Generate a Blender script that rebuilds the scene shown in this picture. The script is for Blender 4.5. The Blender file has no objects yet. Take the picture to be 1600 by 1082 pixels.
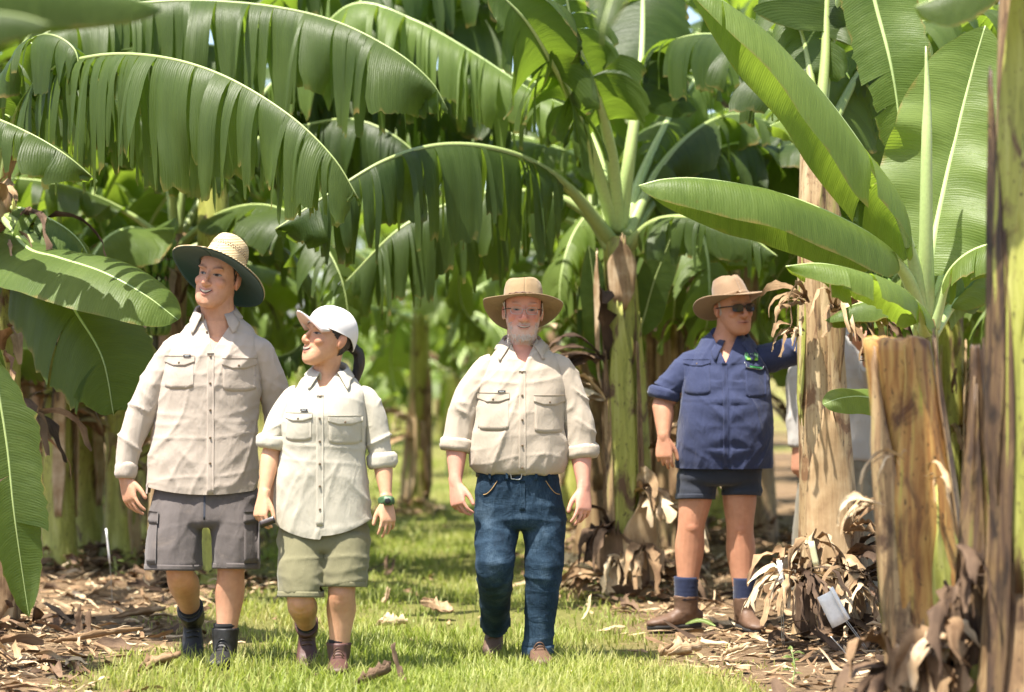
import bpy, bmesh, math, random
import numpy as np
from mathutils import Vector, Matrix
from mathutils.bvhtree import BVHTree

scene = bpy.context.scene
COL = scene.collection
R = math.radians
F, CH = 3777.8, 1.45            # focal length in photo pixels, camera height in metres

# ---------------------------------------------------------------- camera
cam_d = bpy.data.cameras.new('camera')
cam_d.lens, cam_d.sensor_width = 85.0, 36.0
cam_d.clip_start, cam_d.clip_end = 0.2, 1500.0
cam_d.dof.use_dof = True
cam_d.dof.focus_distance = 11.6
cam_d.dof.aperture_fstop = 1.6
cam = bpy.data.objects.new('camera', cam_d)
COL.objects.link(cam)
cam.location = (0, 0, CH)
cam.rotation_euler = (R(90) + math.atan(19 / F), 0, 0)
scene.camera = cam

# ---------------------------------------------------------------- sky and sun
SUN_EL, SUN_AZ = 68.0, 224.0     # azimuth clockwise from +Y (straight ahead of the camera)
world = bpy.data.worlds.new('World')
scene.world = world
world.use_nodes = True
wn = world.node_tree.nodes
sky = wn.new('ShaderNodeTexSky')
sky.sky_type = 'NISHITA'
sky.sun_disc = False
sky.sun_elevation = R(SUN_EL)
sky.sun_rotation = R(SUN_AZ)
sky.air_density, sky.dust_density, sky.ozone_density = 0.9, 2.0, 0.8
wn['Background'].inputs['Strength'].default_value = 0.12
world.node_tree.links.new(sky.outputs[0], wn['Background'].inputs[0])
sun_d = bpy.data.lights.new('sun', 'SUN')
sun_d.energy, sun_d.angle, sun_d.color = 5.0, R(0.6), (1.0, 0.94, 0.85)
sun = bpy.data.objects.new('sun', sun_d)
COL.objects.link(sun)
_a, _e = R(SUN_AZ), R(SUN_EL)
_to = Vector((math.sin(_a) * math.cos(_e), math.cos(_a) * math.cos(_e), math.sin(_e)))
sun.rotation_euler = _to.to_track_quat('Z', 'Y').to_euler()
sun.location = (0, 0, 30)

vs = scene.view_settings
vs.view_transform, vs.look, vs.gamma, vs.use_curve_mapping = 'Standard', 'None', 1.0, False
vs.exposure = 1.44
scene.cycles.use_denoising = True
scene.cycles.max_bounces = 8
scene.cycles.diffuse_bounces = 4
scene.cycles.transmission_bounces = 4
scene.cycles.transparent_max_bounces = 8

# ================================================================ helpers
def P(px, py, d):
    """world point d metres ahead of the camera that the photo shows at pixel (px, py)"""
    return Vector(((px - 800) / F * d, d, CH - (py - 560) / F * d))

def lin(r, g, b):
    f = lambda c: (c / 255 / 12.92) if c <= 10 else ((c / 255 + .055) / 1.055) ** 2.4
    return (f(r), f(g), f(b), 1.0)

def tag(o, label=None, cat=None, group=None, kind=None):
    if label: o['label'] = label
    if cat: o['category'] = cat
    if group: o['group'] = group
    if kind: o['kind'] = kind
    return o

def empty(name, loc=(0, 0, 0), rz=0.0):
    o = bpy.data.objects.new(name, None)
    o.empty_display_size = .1
    o.location, o.rotation_euler = loc, (0, 0, rz)
    COL.objects.link(o)
    return o

def np_mesh(name, V, Fq, smooth=True, uv=None, col=None, attr=None):
    """mesh from arrays; Fq is an (n,3) or (n,4) array or a list of such arrays / of index lists"""
    me = bpy.data.meshes.new(name)
    V = np.asarray(V, dtype=np.float32).reshape(-1, 3)
    if isinstance(Fq, list):
        arrs = []
        byn = {}
        for f in Fq:
            if isinstance(f, np.ndarray) and f.ndim == 2: arrs.append(f)
            else: byn.setdefault(len(f), []).append(f)
        arrs += [np.array(v) for v in byn.values()]
    else:
        arrs = [np.asarray(Fq)]
    arrs = [a for a in arrs if len(a)]
    loops = np.concatenate([a.reshape(-1) for a in arrs]).astype(np.int32)
    tot = np.concatenate([np.full(len(a), a.shape[1], np.int32) for a in arrs])
    start = np.concatenate([[0], np.cumsum(tot)[:-1]]).astype(np.int32)
    me.vertices.add(len(V)); me.vertices.foreach_set('co', V.reshape(-1))
    me.loops.add(len(loops)); me.loops.foreach_set('vertex_index', loops)
    me.polygons.add(len(tot))
    me.polygons.foreach_set('loop_start', start)
    me.polygons.foreach_set('use_smooth', np.full(len(tot), smooth, bool))
    if uv is not None:
        l = me.uv_layers.new(name='UVMap')
        l.data.foreach_set('uv', np.asarray(uv, np.float32)[loops].reshape(-1))
    me.update(calc_edges=True)
    if col is not None:
        a = me.attributes.new('tint', 'FLOAT_COLOR', 'POINT')
        c = np.ones((len(V), 4), np.float32); c[:, :3] = np.asarray(col, np.float32)[:, :3]
        a.data.foreach_set('color', c.reshape(-1))
    if attr:
        for k, v in attr.items():
            a = me.attributes.new(k, 'FLOAT', 'POINT'); a.data.foreach_set('value', np.asarray(v, np.float32))
    me.validate()
    return me

def add(name, me, mat, parent=None, loc=None):
    o = bpy.data.objects.new(name, me)
    if mat is not None and not me.materials: me.materials.append(mat)
    COL.objects.link(o)
    if parent is not None: o.parent = parent
    if loc is not None: o.location = loc
    return o

def copy_tree(o, parent=None):
    c = o.copy(); COL.objects.link(c); c.parent = parent
    for ch in o.children: copy_tree(ch, c)
    return c

# ---- numpy value noise
_TAB = np.random.default_rng(12345).uniform(-1, 1, 8192)
def vnoise(p, seed=0):
    p = np.asarray(p, float)
    i = np.floor(p).astype(np.int64); f = p - i; f = f * f * (3 - 2 * f)
    hx, hy, hz = i[..., 0] * 73856093, i[..., 1] * 19349663 + int(seed) * 2654435761, i[..., 2] * 83492791
    X, Y, Z = (hx, hx + 73856093), (hy, hy + 19349663), (hz, hz + 83492791)
    fx, fy, fz = f[..., 0], f[..., 1], f[..., 2]
    def g(a, b, c):
        h = X[a] ^ Y[b] ^ Z[c]; return _TAB[(h ^ (h >> 13) ^ (h >> 27)) & 8191]
    def lx(b, c): v = g(0, b, c); return v + (g(1, b, c) - v) * fx
    def ly(c): v = lx(0, c); return v + (lx(1, c) - v) * fy
    v = ly(0); return v + (ly(1) - v) * fz
def fbm(p, seed=0, oct=3):
    return sum(vnoise(np.asarray(p) * 2 ** k, seed + 17 * k) / 2 ** k for k in range(oct))
def sst(a, b, x):
    t = np.clip((x - a) / (b - a), 0, 1); return t * t * (3 - 2 * t)

# ---- curves and lofts
def spline(C, n):
    """Catmull-Rom through rows of C (any width), resampled to n rows by chord length of the first 3 columns"""
    C = np.asarray(C, float)
    if len(C) == 2:
        t = np.linspace(0, 1, n)[:, None]; return C[0] * (1 - t) + C[1] * t
    E = np.vstack([2 * C[0] - C[1], C, 2 * C[-1] - C[-2]])
    out = []
    for i in range(1, len(E) - 2):
        for t in np.linspace(0, 1, 24, endpoint=False):
            p0, p1, p2, p3 = E[i - 1], E[i], E[i + 1], E[i + 2]
            out.append(.5 * (2 * p1 + (p2 - p0) * t + (2 * p0 - 5 * p1 + 4 * p2 - p3) * t * t + (3 * p1 - p0 - 3 * p2 + p3) * t ** 3))
    out.append(C[-1]); out = np.array(out)
    d = np.r_[0, np.cumsum(np.linalg.norm(np.diff(out[:, :3], axis=0), axis=1))]
    s = np.linspace(0, d[-1], n)
    return np.stack([np.interp(s, d, out[:, k]) for k in range(out.shape[1])], 1)

def nrm(a): return a / np.maximum(np.linalg.norm(a, axis=-1, keepdims=True), 1e-9)

def loft(Cn, rx, ry, ref=(1, 0, 0), n=16, ex=2.0, cap=True, phase=0.0):
    """tube through centres Cn with half axes rx (along ref) and ry; returns V, F(list)"""
    Cn = np.asarray(Cn, float); m = len(Cn)
    rx = np.broadcast_to(np.asarray(rx, float), (m,)); ry = np.broadcast_to(np.asarray(ry, float), (m,))
    T = nrm(np.gradient(Cn, axis=0)); ref = np.asarray(ref, float)
    X = nrm(ref - (T @ ref)[:, None] * T); Y = np.cross(T, X)
    a = np.linspace(0, 2 * np.pi, n, endpoint=False) + phase
    c, s = np.cos(a), np.sin(a)
    if ex != 2.0:
        c, s = np.sign(c) * np.abs(c) ** (2 / ex), np.sign(s) * np.abs(s) ** (2 / ex)
    V = Cn[:, None] + X[:, None] * (rx[:, None] * c)[..., None] + Y[:, None] * (ry[:, None] * s)[..., None]
    i = np.arange(m - 1)[:, None]; j = np.arange(n)[None]; k = (j + 1) % n
    Q = np.stack([i * n + j, i * n + k, (i + 1) * n + k, (i + 1) * n + j], -1).reshape(-1, 4)
    V = V.reshape(-1, 3); Fs = [Q]
    if cap:
        Fs += [list(range(n))[::-1], [(m - 1) * n + q for q in range(n)]]
    return V, Fs

def ring_loft(rings, n=40):
    """stack of horizontal superellipses (x0, x1, yc, ry, z, ex)"""
    V = []
    a = np.linspace(0, 2 * np.pi, n, endpoint=False)
    for x0, x1, yc, ry, z, ex in rings:
        c, s = np.cos(a), np.sin(a)
        c, s = np.sign(c) * np.abs(c) ** (2 / ex), np.sign(s) * np.abs(s) ** (2 / ex)
        V.append(np.stack([(x0 + x1) / 2 + (x1 - x0) / 2 * c, yc + ry * s, np.full(n, z)], 1))
    m = len(rings)
    i = np.arange(m - 1)[:, None]; j = np.arange(n)[None]; k = (j + 1) % n
    Q = np.stack([i * n + j, i * n + k, (i + 1) * n + k, (i + 1) * n + j], -1).reshape(-1, 4)
    return np.concatenate(V), [Q, list(range(n))[::-1], [(m - 1) * n + q for q in range(n)]]

def ball(c, r, rot=None, n=14, m=9):
    """ellipsoid"""
    t = np.linspace(0, np.pi, m + 2)[1:-1]; a = np.linspace(0, 2 * np.pi, n, endpoint=False)
    V = np.stack([np.outer(np.sin(t), np.cos(a)), np.outer(np.sin(t), np.sin(a)), np.outer(np.cos(t), np.ones(n))], -1).reshape(-1, 3)
    V = np.vstack([V, [[0, 0, 1], [0, 0, -1]]]) * np.asarray(r, float)
    if rot is not None: V = V @ np.array(rot.to_3x3()).T
    V = V + np.asarray(c, float)
    i = np.arange(m - 1)[:, None]; j = np.arange(n)[None]; k = (j + 1) % n
    Q = np.stack([i * n + j, (i + 1) * n + j, (i + 1) * n + k, i * n + k], -1).reshape(-1, 4)
    j = np.arange(n); k = (j + 1) % n
    T1 = np.stack([np.full(n, n * m), j, k], 1); T2 = np.stack([np.full(n, n * m + 1), (m - 1) * n + k, (m - 1) * n + j], 1)
    return V, [Q, T1, T2]

def merge(parts):
    V, Fs, o = [], [], 0
    for v, fs in parts:
        for f in fs:
            Fs.append(f + o if isinstance(f, np.ndarray) else [q + o for q in f])
        V.append(v); o += len(v)
    return np.concatenate(V), Fs

def arrays(me):
    V = np.empty(len(me.vertices) * 3, np.float32); me.vertices.foreach_get('co', V)
    nl = np.empty(len(me.polygons), np.int32); me.polygons.foreach_get('loop_total', nl)
    L = np.empty(len(me.loops), np.int32); me.loops.foreach_get('vertex_index', L)
    if (nl == 4).all(): return V.reshape(-1, 3).astype(float), L.reshape(-1, 4)
    st = np.r_[0, np.cumsum(nl)[:-1]]; out = []
    for k in np.unique(nl):
        ii = st[nl == k]; out.append(L[ii[:, None] + np.arange(k)])
    return V.reshape(-1, 3).astype(float), out

def edges_of(Q):
    Q = Q if isinstance(Q, list) else [Q]
    return np.concatenate([np.concatenate([q[:, [a, (a + 1) % q.shape[1]]] for a in range(q.shape[1])]) for q in Q])

def relax(V, Q, it, lam=.5, w=None):
    E = edges_of(Q); n = len(V)
    deg = np.maximum(np.bincount(E[:, 0], minlength=n) + np.bincount(E[:, 1], minlength=n), 1)[:, None]
    for _ in range(it):
        S = np.stack([np.bincount(E[:, 0], V[E[:, 1], k], n) + np.bincount(E[:, 1], V[E[:, 0], k], n) for k in range(3)], 1) / deg
        D = (S - V) * lam
        V = V + (D if w is None else D * w[:, None])
    return V

def normals(V, Q):
    N = np.zeros_like(V)
    for q in (Q if isinstance(Q, list) else [Q]):
        a = np.cross(V[q[:, 1]] - V[q[:, 0]], V[q[:, 2]] - V[q[:, 0]])
        for k in range(q.shape[1]):
            for c in range(3): N[:, c] += np.bincount(q[:, k], a[:, c], len(V))
    return nrm(N)

WORK = bpy.data.scenes.new('work')      # scratch scene for the modifier passes; removed at the end
def evaluated(o):
    vl = WORK.view_layers[0]; vl.update(); dg = vl.depsgraph; dg.update(); return o.evaluated_get(dg)

def voxel(parts, size, it=4, lam=.5):
    """one continuous closed surface round all the given closed pieces"""
    V, Fs = merge(parts)
    me = np_mesh('tmp', V, Fs)
    o = bpy.data.objects.new('tmp', me); WORK.collection.objects.link(o)
    m = o.modifiers.new('r', 'REMESH'); m.mode = 'VOXEL'; m.voxel_size = size
    e = evaluated(o); me2 = e.to_mesh()
    V, Q = arrays(me2)
    e.to_mesh_clear()
    bpy.data.objects.remove(o); bpy.data.meshes.remove(me)
    # drop cavities: keep components by size
    return relax(V, Q, it, lam), Q

def carve(V, Q, cut):
    """boolean difference with a closed cutter (V,F)"""
    a = bpy.data.objects.new('tmpa', np_mesh('tmpa', V, Q)); b = bpy.data.objects.new('tmpb', np_mesh('tmpb', *cut))
    WORK.collection.objects.link(a); WORK.collection.objects.link(b)
    m = a.modifiers.new('b', 'BOOLEAN'); m.operation = 'DIFFERENCE'; m.object = b; m.solver = 'EXACT'
    e = evaluated(a); V2, Q2 = arrays(e.to_mesh()); e.to_mesh_clear()
    for o in (a, b):
        d = o.data; bpy.data.objects.remove(o); bpy.data.meshes.remove(d)
    return V2, Q2

def trim(V, Q, cuts):
    """cut a garment open: cuts are (point, normal of the discarded side, test on a face centre)"""
    me = np_mesh('tmp', V, Q if isinstance(Q, list) else [Q]); bm = bmesh.new(); bm.from_mesh(me); bpy.data.meshes.remove(me)
    for co, no, test in cuts:
        fs = [f for f in bm.faces if test(f.calc_center_median())]
        geom = fs + list({e for f in fs for e in f.edges}) + list({v for f in fs for v in f.verts})
        bmesh.ops.bisect_plane(bm, geom=geom, plane_co=co, plane_no=no, clear_outer=True, clear_inner=False)
    me = bpy.data.meshes.new('tmp'); bm.to_mesh(me); bm.free(); r = arrays(me); bpy.data.meshes.remove(me); return r

def bvh_of(V, Q):
    polys = []
    for q in (Q if isinstance(Q, list) else [Q]): polys += q.tolist()
    return BVHTree.FromPolygons([Vector(v) for v in V.tolist()], polys)

def tube(pts, r, n=8, ref=(0, 0, 1), m=None, taper=None):
    C = spline(pts, m or max(4, len(pts) * 4))
    rr = np.full(len(C), r) if taper is None else np.interp(np.linspace(0, 1, len(C)), np.linspace(0, 1, len(taper)), taper)
    T = C[-1] - C[0]
    if abs(np.dot(nrm(T), ref)) > .95: ref = (1, 0, 0.01)
    return loft(C, rr, rr, ref, n)

def grid_faces(m, n):
    i = np.arange(m - 1)[:, None]; j = np.arange(n - 1)[None]
    return np.stack([i * n + j, i * n + j + 1, (i + 1) * n + j + 1, (i + 1) * n + j], -1).reshape(-1, 4)

def shell(G, th):
    """thicken a grid of points (m,n,3) into a closed thin sheet"""
    m, n = G.shape[:2]; V = G.reshape(-1, 3); Q = grid_faces(m, n)
    N = normals(V, Q); V2 = np.vstack([V, V - N * th]); o = m * n
    Fs = [Q, Q[:, ::-1] + o]
    b = [i * n for i in range(m)] ; t = [i * n + n - 1 for i in range(m)]
    l = list(range(n)); r = [(m - 1) * n + j for j in range(n)]
    S = []
    for e, flip in ((b, 0), (t, 1), (l, 1), (r, 0)):
        for p, q in zip(e[:-1], e[1:]):
            f = [p, q, q + o, p + o]; S.append(f[::-1] if flip else f)
    Fs.append(np.array(S)); return V2, Fs

# ---- materials
def mat(name):
    m = bpy.data.materials.new(name); m.use_nodes = True
    nt = m.node_tree; return m, nt, nt.nodes['Principled BSDF'], nt.nodes['Material Output']
def N(nt, t, **kw):
    n = nt.nodes.new(t)
    for k, v in kw.items():
        if k in n.inputs.keys(): n.inputs[k].default_value = v
        else: setattr(n, k, v)
    return n
def ramp(nt, fac, stops):
    r = nt.nodes.new('ShaderNodeValToRGB'); e = r.color_ramp.elements
    while len(e) < len(stops): e.new(.5)
    for q, (p, c) in zip(e, stops): q.position, q.color = p, c
    nt.links.new(fac, r.inputs[0]); return r.outputs[0]
def mixc(nt, fac, a, b, mode='MIX'):
    m = nt.nodes.new('ShaderNodeMix'); m.data_type = 'RGBA'; m.blend_type = mode
    for i, v in ((0, fac), (6, a), (7, b)):
        if hasattr(v, 'is_linked'): nt.links.new(v, m.inputs[i])
        else: m.inputs[i].default_value = v
    return m.outputs[2]
def noise(nt, scale, detail=4, vec=None, rough=.55, dist=0.0):
    n = N(nt, 'ShaderNodeTexNoise', Scale=scale, Detail=detail, Roughness=rough, Distortion=dist)
    if vec is not None: nt.links.new(vec, n.inputs['Vector'])
    return n.outputs['Fac']
def coords(nt, kind='Object', scale=(1, 1, 1)):
    t = nt.nodes.new('ShaderNodeTexCoord'); mp = N(nt, 'ShaderNodeMapping', Scale=scale)
    nt.links.new(t.outputs[kind], mp.inputs[0]); return mp.outputs[0]
def bump(nt, bs, h, strength=.3, dist=.01):
    b = N(nt, 'ShaderNodeBump', Strength=strength, Distance=dist)
    nt.links.new(h, b.inputs['Height']); nt.links.new(b.outputs[0], bs.inputs['Normal']); return b
def plain(name, c, rough=.6, metal=0.0, spec=.5):
    m, nt, bs, out = mat(name)
    v = noise(nt, 60, 3, coords(nt))
    nt.links.new(mixc(nt, v, tuple(q * .8 for q in c[:3]) + (1,), tuple(min(1, q * 1.15) for q in c[:3]) + (1,)), bs.inputs['Base Color'])
    bs.inputs['Roughness'].default_value = rough; bs.inputs['Metallic'].default_value = metal
    bs.inputs['Specular IOR Level'].default_value = spec
    return m

# ================================================================ setting
def alley(y):
    """left and right edge of the grass lane at depth y"""
    d = [0, 9, 11, 13, 16, 23, 35, 60, 400]
    a = [-1.5, -1.62, -1.66, -1.6, -1.75, -2.4, -3.4, -6, -40]
    b = [1.0, .92, .84, .58, .36, .25, .3, .5, 3]
    return np.interp(y, d, a), np.interp(y, d, b)

def ground_z(x, y):
    p = np.stack([np.asarray(x) * .9, np.asarray(y) * .9, np.zeros_like(np.asarray(x, float))], -1)
    return fbm(p, 5, 3) * .018 - .012

xs = np.r_[-700, -300, -120, -60, -30, -18, np.linspace(-12, 12, 181), 18, 30, 60, 120, 300, 700]
ys = np.r_[-60, -20, -5, np.linspace(2, 36, 220), np.linspace(37, 80, 60), 100, 150, 250, 500, 1400]
GX, GY = np.meshgrid(xs, ys, indexing='ij')
GZ = ground_z(GX, GY)
la, lb = alley(GY)
wob = fbm(np.stack([GX * 1.3, GY * 1.3, GX * 0], -1), 9, 3) * .28
grassy = sst(-.25, .25, np.minimum(GX - la, lb - GX) + wob)
grassy = np.maximum(grassy, sst(26, 40, GY) * sst(-.1, .5, fbm(np.stack([GX * .5, GY * .5, GX * 0], -1), 3, 2) + .25))
m, nt, bs, out = mat('soil')
at = N(nt, 'ShaderNodeAttribute', attribute_name='grassy')
co = coords(nt)
soil = ramp(nt, noise(nt, 3.5, 8, co, .7), [(.25, (.075, .042, .022, 1)), (.5, (.17, .105, .06, 1)), (.72, (.30, .21, .13, 1))])
straw = ramp(nt, noise(nt, 45, 5, co, .7, 1.5), [(.3, (.12, .07, .035, 1)), (.65, (.36, .26, .15, 1))])
dirt = mixc(nt, noise(nt, 1.3, 4, co), soil, straw)
turf = ramp(nt, noise(nt, 30, 6, co, .7), [(.3, (.13, .115, .035, 1)), (.55, (.21, .21, .06, 1)), (.75, (.34, .28, .12, 1))])
nt.links.new(mixc(nt, at.outputs['Fac'], dirt, turf), bs.inputs['Base Color'])
bs.inputs['Roughness'].default_value = .95
bs.inputs['Specular IOR Level'].default_value = .15
bump(nt, bs, noise(nt, 28, 8, co, .75), .9, .04)
M_SOIL = m
g = add('ground', np_mesh('ground', np.stack([GX, GY, GZ], -1).reshape(-1, 3), grid_faces(len(xs), len(ys))[:, ::-1],
                          attr={'grassy': grassy.reshape(-1)}), M_SOIL)
g['kind'] = 'structure'

# ---------------------------------------------------------------- leaf / stem / dry materials
def leaf_mat(name, dark, light, trans, tfac=.36, rough=.36, vein=1.0):
    m, nt, bs, out = mat(name)
    uv = nt.nodes.new('ShaderNodeUVMap')
    sep = N(nt, 'ShaderNodeSeparateXYZ'); nt.links.new(uv.outputs[0], sep.inputs[0])
    co = coords(nt)
    wob = N(nt, 'ShaderNodeMath', operation='MULTIPLY_ADD'); nt.links.new(noise(nt, 2.5, 2, co), wob.inputs[0])
    wob.inputs[1].default_value = .03; nt.links.new(sep.outputs[0], wob.inputs[2])
    fr = N(nt, 'ShaderNodeMath', operation='MULTIPLY'); nt.links.new(wob.outputs[0], fr.inputs[0]); fr.inputs[1].default_value = 2 * math.pi / .013
    sn = N(nt, 'ShaderNodeMath', operation='SINE'); nt.links.new(fr.outputs[0], sn.inputs[0])
    s01 = N(nt, 'ShaderNodeMath', operation='MULTIPLY_ADD'); nt.links.new(sn.outputs[0], s01.inputs[0]); s01.inputs[1].default_value = .5; s01.inputs[2].default_value = .5
    # broad streaks running out from the midrib
    cx = N(nt, 'ShaderNodeCombineXYZ'); mu = N(nt, 'ShaderNodeMath', operation='MULTIPLY'); nt.links.new(wob.outputs[0], mu.inputs[0]); mu.inputs[1].default_value = 22
    nt.links.new(mu.outputs[0], cx.inputs[0]); nt.links.new(sep.outputs[1], cx.inputs[1])
    streak = noise(nt, 1.0, 5, cx.outputs[0], .7)
    big = noise(nt, 2.2, 3, co)
    oi = nt.nodes.new('ShaderNodeObjectInfo')
    f1 = N(nt, 'ShaderNodeMath', operation='MULTIPLY_ADD'); nt.links.new(streak, f1.inputs[0]); f1.inputs[1].default_value = .9; nt.links.new(big, f1.inputs[2])
    f2 = N(nt, 'ShaderNodeMath', operation='MULTIPLY_ADD'); nt.links.new(oi.outputs['Random'], f2.inputs[0]); f2.inputs[1].default_value = .5; nt.links.new(f1.outputs[0], f2.inputs[2])
    f3 = N(nt, 'ShaderNodeMath', operation='MULTIPLY_ADD'); nt.links.new(s01.outputs[0], f3.inputs[0]); f3.inputs[1].default_value = .05 * vein; nt.links.new(f2.outputs[0], f3.inputs[2])
    mr = N(nt, 'ShaderNodeMapRange'); nt.links.new(f3.outputs[0], mr.inputs[0]); mr.inputs[1].default_value = .65; mr.inputs[2].default_value = 1.65
    col = mixc(nt, mr.outputs[0], dark, light)
    # dry brown tips and edges
    ed = N(nt, 'ShaderNodeMath', operation='MULTIPLY_ADD'); nt.links.new(noise(nt, 9, 3, co), ed.inputs[0]); ed.inputs[1].default_value = .35; nt.links.new(sep.outputs[1], ed.inputs[2])
    em = N(nt, 'ShaderNodeMapRange'); nt.links.new(ed.outputs[0], em.inputs[0]); em.inputs[1].default_value = 1.13; em.inputs[2].default_value = 1.22
    col = mixc(nt, em.outputs[0], col, (.24, .17, .05, 1))
    spt = N(nt, 'ShaderNodeMapRange'); nt.links.new(noise(nt, 17, 4, co, .7), spt.inputs[0]); spt.inputs[1].default_value, spt.inputs[2].default_value = .68, .76
    col = mixc(nt, spt.outputs[0], col, (.13, .10, .03, 1))
    nt.links.new(col, bs.inputs['Base Color'])
    bs.inputs['Roughness'].default_value = rough
    bs.inputs['Specular IOR Level'].default_value = .30
    bh = N(nt, 'ShaderNodeMath', operation='MULTIPLY_ADD'); nt.links.new(streak, bh.inputs[0]); bh.inputs[1].default_value = 12.0; nt.links.new(s01.outputs[0], bh.inputs[2])
    b = bump(nt, bs, bh.outputs[0], .30 * vein, .002)
    tr = N(nt, 'ShaderNodeBsdfTranslucent'); nt.links.new(mixc(nt, mr.outputs[0], tuple(q * .6 for q in trans[:3]) + (1,), trans), tr.inputs[0])
    nt.links.new(b.outputs[0], tr.inputs['Normal'])
    mx = N(nt, 'ShaderNodeMixShader'); mx.inputs[0].default_value = tfac
    nt.links.new(bs.outputs[0], mx.inputs[1]); nt.links.new(tr.outputs[0], mx.inputs[2])
    nt.links.new(mx.outputs[0], out.inputs[0])
    return m
M_LEAF = leaf_mat('banana_leaf', (.015, .034, .006, 1), (.075, .112, .026, 1), (.24, .37, .028, 1), .44, .44)
M_YOUNG = leaf_mat('young_banana_leaf', (.055, .098, .017, 1), (.165, .23, .058, 1), (.38, .54, .045, 1), .46, .46)
M_RIB = plain('leaf_midrib', (.29, .36, .12), .45)
M_RIBY = plain('young_leaf_midrib', (.40, .50, .19), .4)

def dry_mat(name, stops, sc=1.0):
    m, nt, bs, out = mat(name)
    uv = nt.nodes.new('ShaderNodeUVMap'); mp = N(nt, 'ShaderNodeMapping', Scale=(60 * sc, 3, 1)); nt.links.new(uv.outputs[0], mp.inputs[0])
    oi = nt.nodes.new('ShaderNodeAttribute'); oi.attribute_name = 'rnd'
    a = noise(nt, 1.0, 5, mp.outputs[0], .7); b2 = noise(nt, 7, 4, coords(nt))
    f = N(nt, 'ShaderNodeMath', operation='MULTIPLY_ADD'); nt.links.new(a, f.inputs[0]); f.inputs[1].default_value = .5; nt.links.new(b2, f.inputs[2])
    f2 = N(nt, 'ShaderNodeMath', operation='MULTIPLY_ADD'); nt.links.new(oi.outputs['Fac'], f2.inputs[0]); f2.inputs[1].default_value = .45; nt.links.new(f.outputs[0], f2.inputs[2])
    mr = N(nt, 'ShaderNodeMapRange'); nt.links.new(f2.outputs[0], mr.inputs[0]); mr.inputs[1].default_value = .45; mr.inputs[2].default_value = 1.25
    nt.links.new(ramp(nt, mr.outputs[0], stops), bs.inputs['Base Color'])
    bs.inputs['Roughness'].default_value = .8; bs.inputs['Specular IOR Level'].default_value = .2
    bump(nt, bs, a, .8, .008)
    return m
M_DRY = dry_mat('dry_banana_leaf', [(0, (.045, .026, .014, 1)), (.4, (.16, .095, .05, 1)), (.75, (.33, .22, .12, 1)), (1, (.52, .40, .26, 1))])
M_DARKDRY = dry_mat('rotten_banana_leaf', [(0, (.018, .012, .009, 1)), (.5, (.065, .04, .025, 1)), (1, (.2, .13, .08, 1))])
M_TAN = dry_mat('tan_dry_sheath', [(0, (.20, .12, .06, 1)), (.35, (.38, .26, .14, 1)), (.8, (.56, .43, .26, 1)), (1, (.66, .55, .37, 1))], .6)

def stem_mat(name, stops, blotch, bl=(.46, .60)):
    m, nt, bs, out = mat(name)
    co = coords(nt, 'Object', (1, 1, .07)); cb = coords(nt, 'Object', (1, 1, .35))
    f = noise(nt, 26, 6, co, .65, .6)
    col = ramp(nt, f, stops)
    k = noise(nt, 9, 5, cb, .65, .8)
    mr = N(nt, 'ShaderNodeMapRange'); nt.links.new(k, mr.inputs[0]); mr.inputs[1].default_value, mr.inputs[2].default_value = bl
    col = mixc(nt, mr.outputs[0], col, blotch)
    sp = noise(nt, 60, 4, coords(nt, 'Object', (1, 1, .4)), .7)
    mr2 = N(nt, 'ShaderNodeMapRange'); nt.links.new(sp, mr2.inputs[0]); mr2.inputs[1].default_value, mr2.inputs[2].default_value = .60, .68
    col = mixc(nt, mr2.outputs[0], col, (.035, .022, .012, 1))
    nt.links.new(col, bs.inputs['Base Color']); bs.inputs['Roughness'].default_value = .5; bs.inputs['Specular IOR Level'].default_value = .35
    bump(nt, bs, f, .5, .012)
    return m
M_STEM = stem_mat('green_pseudostem', [(.3, (.17, .18, .035, 1)), (.5, (.33, .34, .07, 1)), (.7, (.44, .43, .14, 1))], (.12, .07, .035, 1), (.53, .64))
M_STEMB = stem_mat('brown_pseudostem', [(.28, (.09, .05, .026, 1)), (.46, (.24, .15, .075, 1)), (.6, (.38, .27, .14, 1)), (.72, (.33, .33, .09, 1))], (.07, .04, .024, 1), (.52, .66))
M_STEMT = stem_mat('tan_pseudostem', [(.25, (.16, .09, .045, 1)), (.42, (.36, .25, .13, 1)), (.6, (.50, .38, .22, 1)), (.75, (.56, .46, .28, 1))], (.20, .11, .055, 1), (.52, .62))
M_STEMD = stem_mat('dark_pseudostem', [(.28, (.03, .018, .012, 1)), (.46, (.085, .05, .028, 1)), (.6, (.17, .11, .05, 1)), (.74, (.17, .18, .04, 1))], (.025, .016, .011, 1), (.5, .64))
M_STEMO = stem_mat('ochre_pseudostem', [(.28, (.13, .06, .022, 1)), (.44, (.34, .17, .05, 1)), (.58, (.46, .29, .09, 1)), (.72, (.38, .40, .06, 1))], (.12, .055, .025, 1), (.52, .66))

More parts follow.
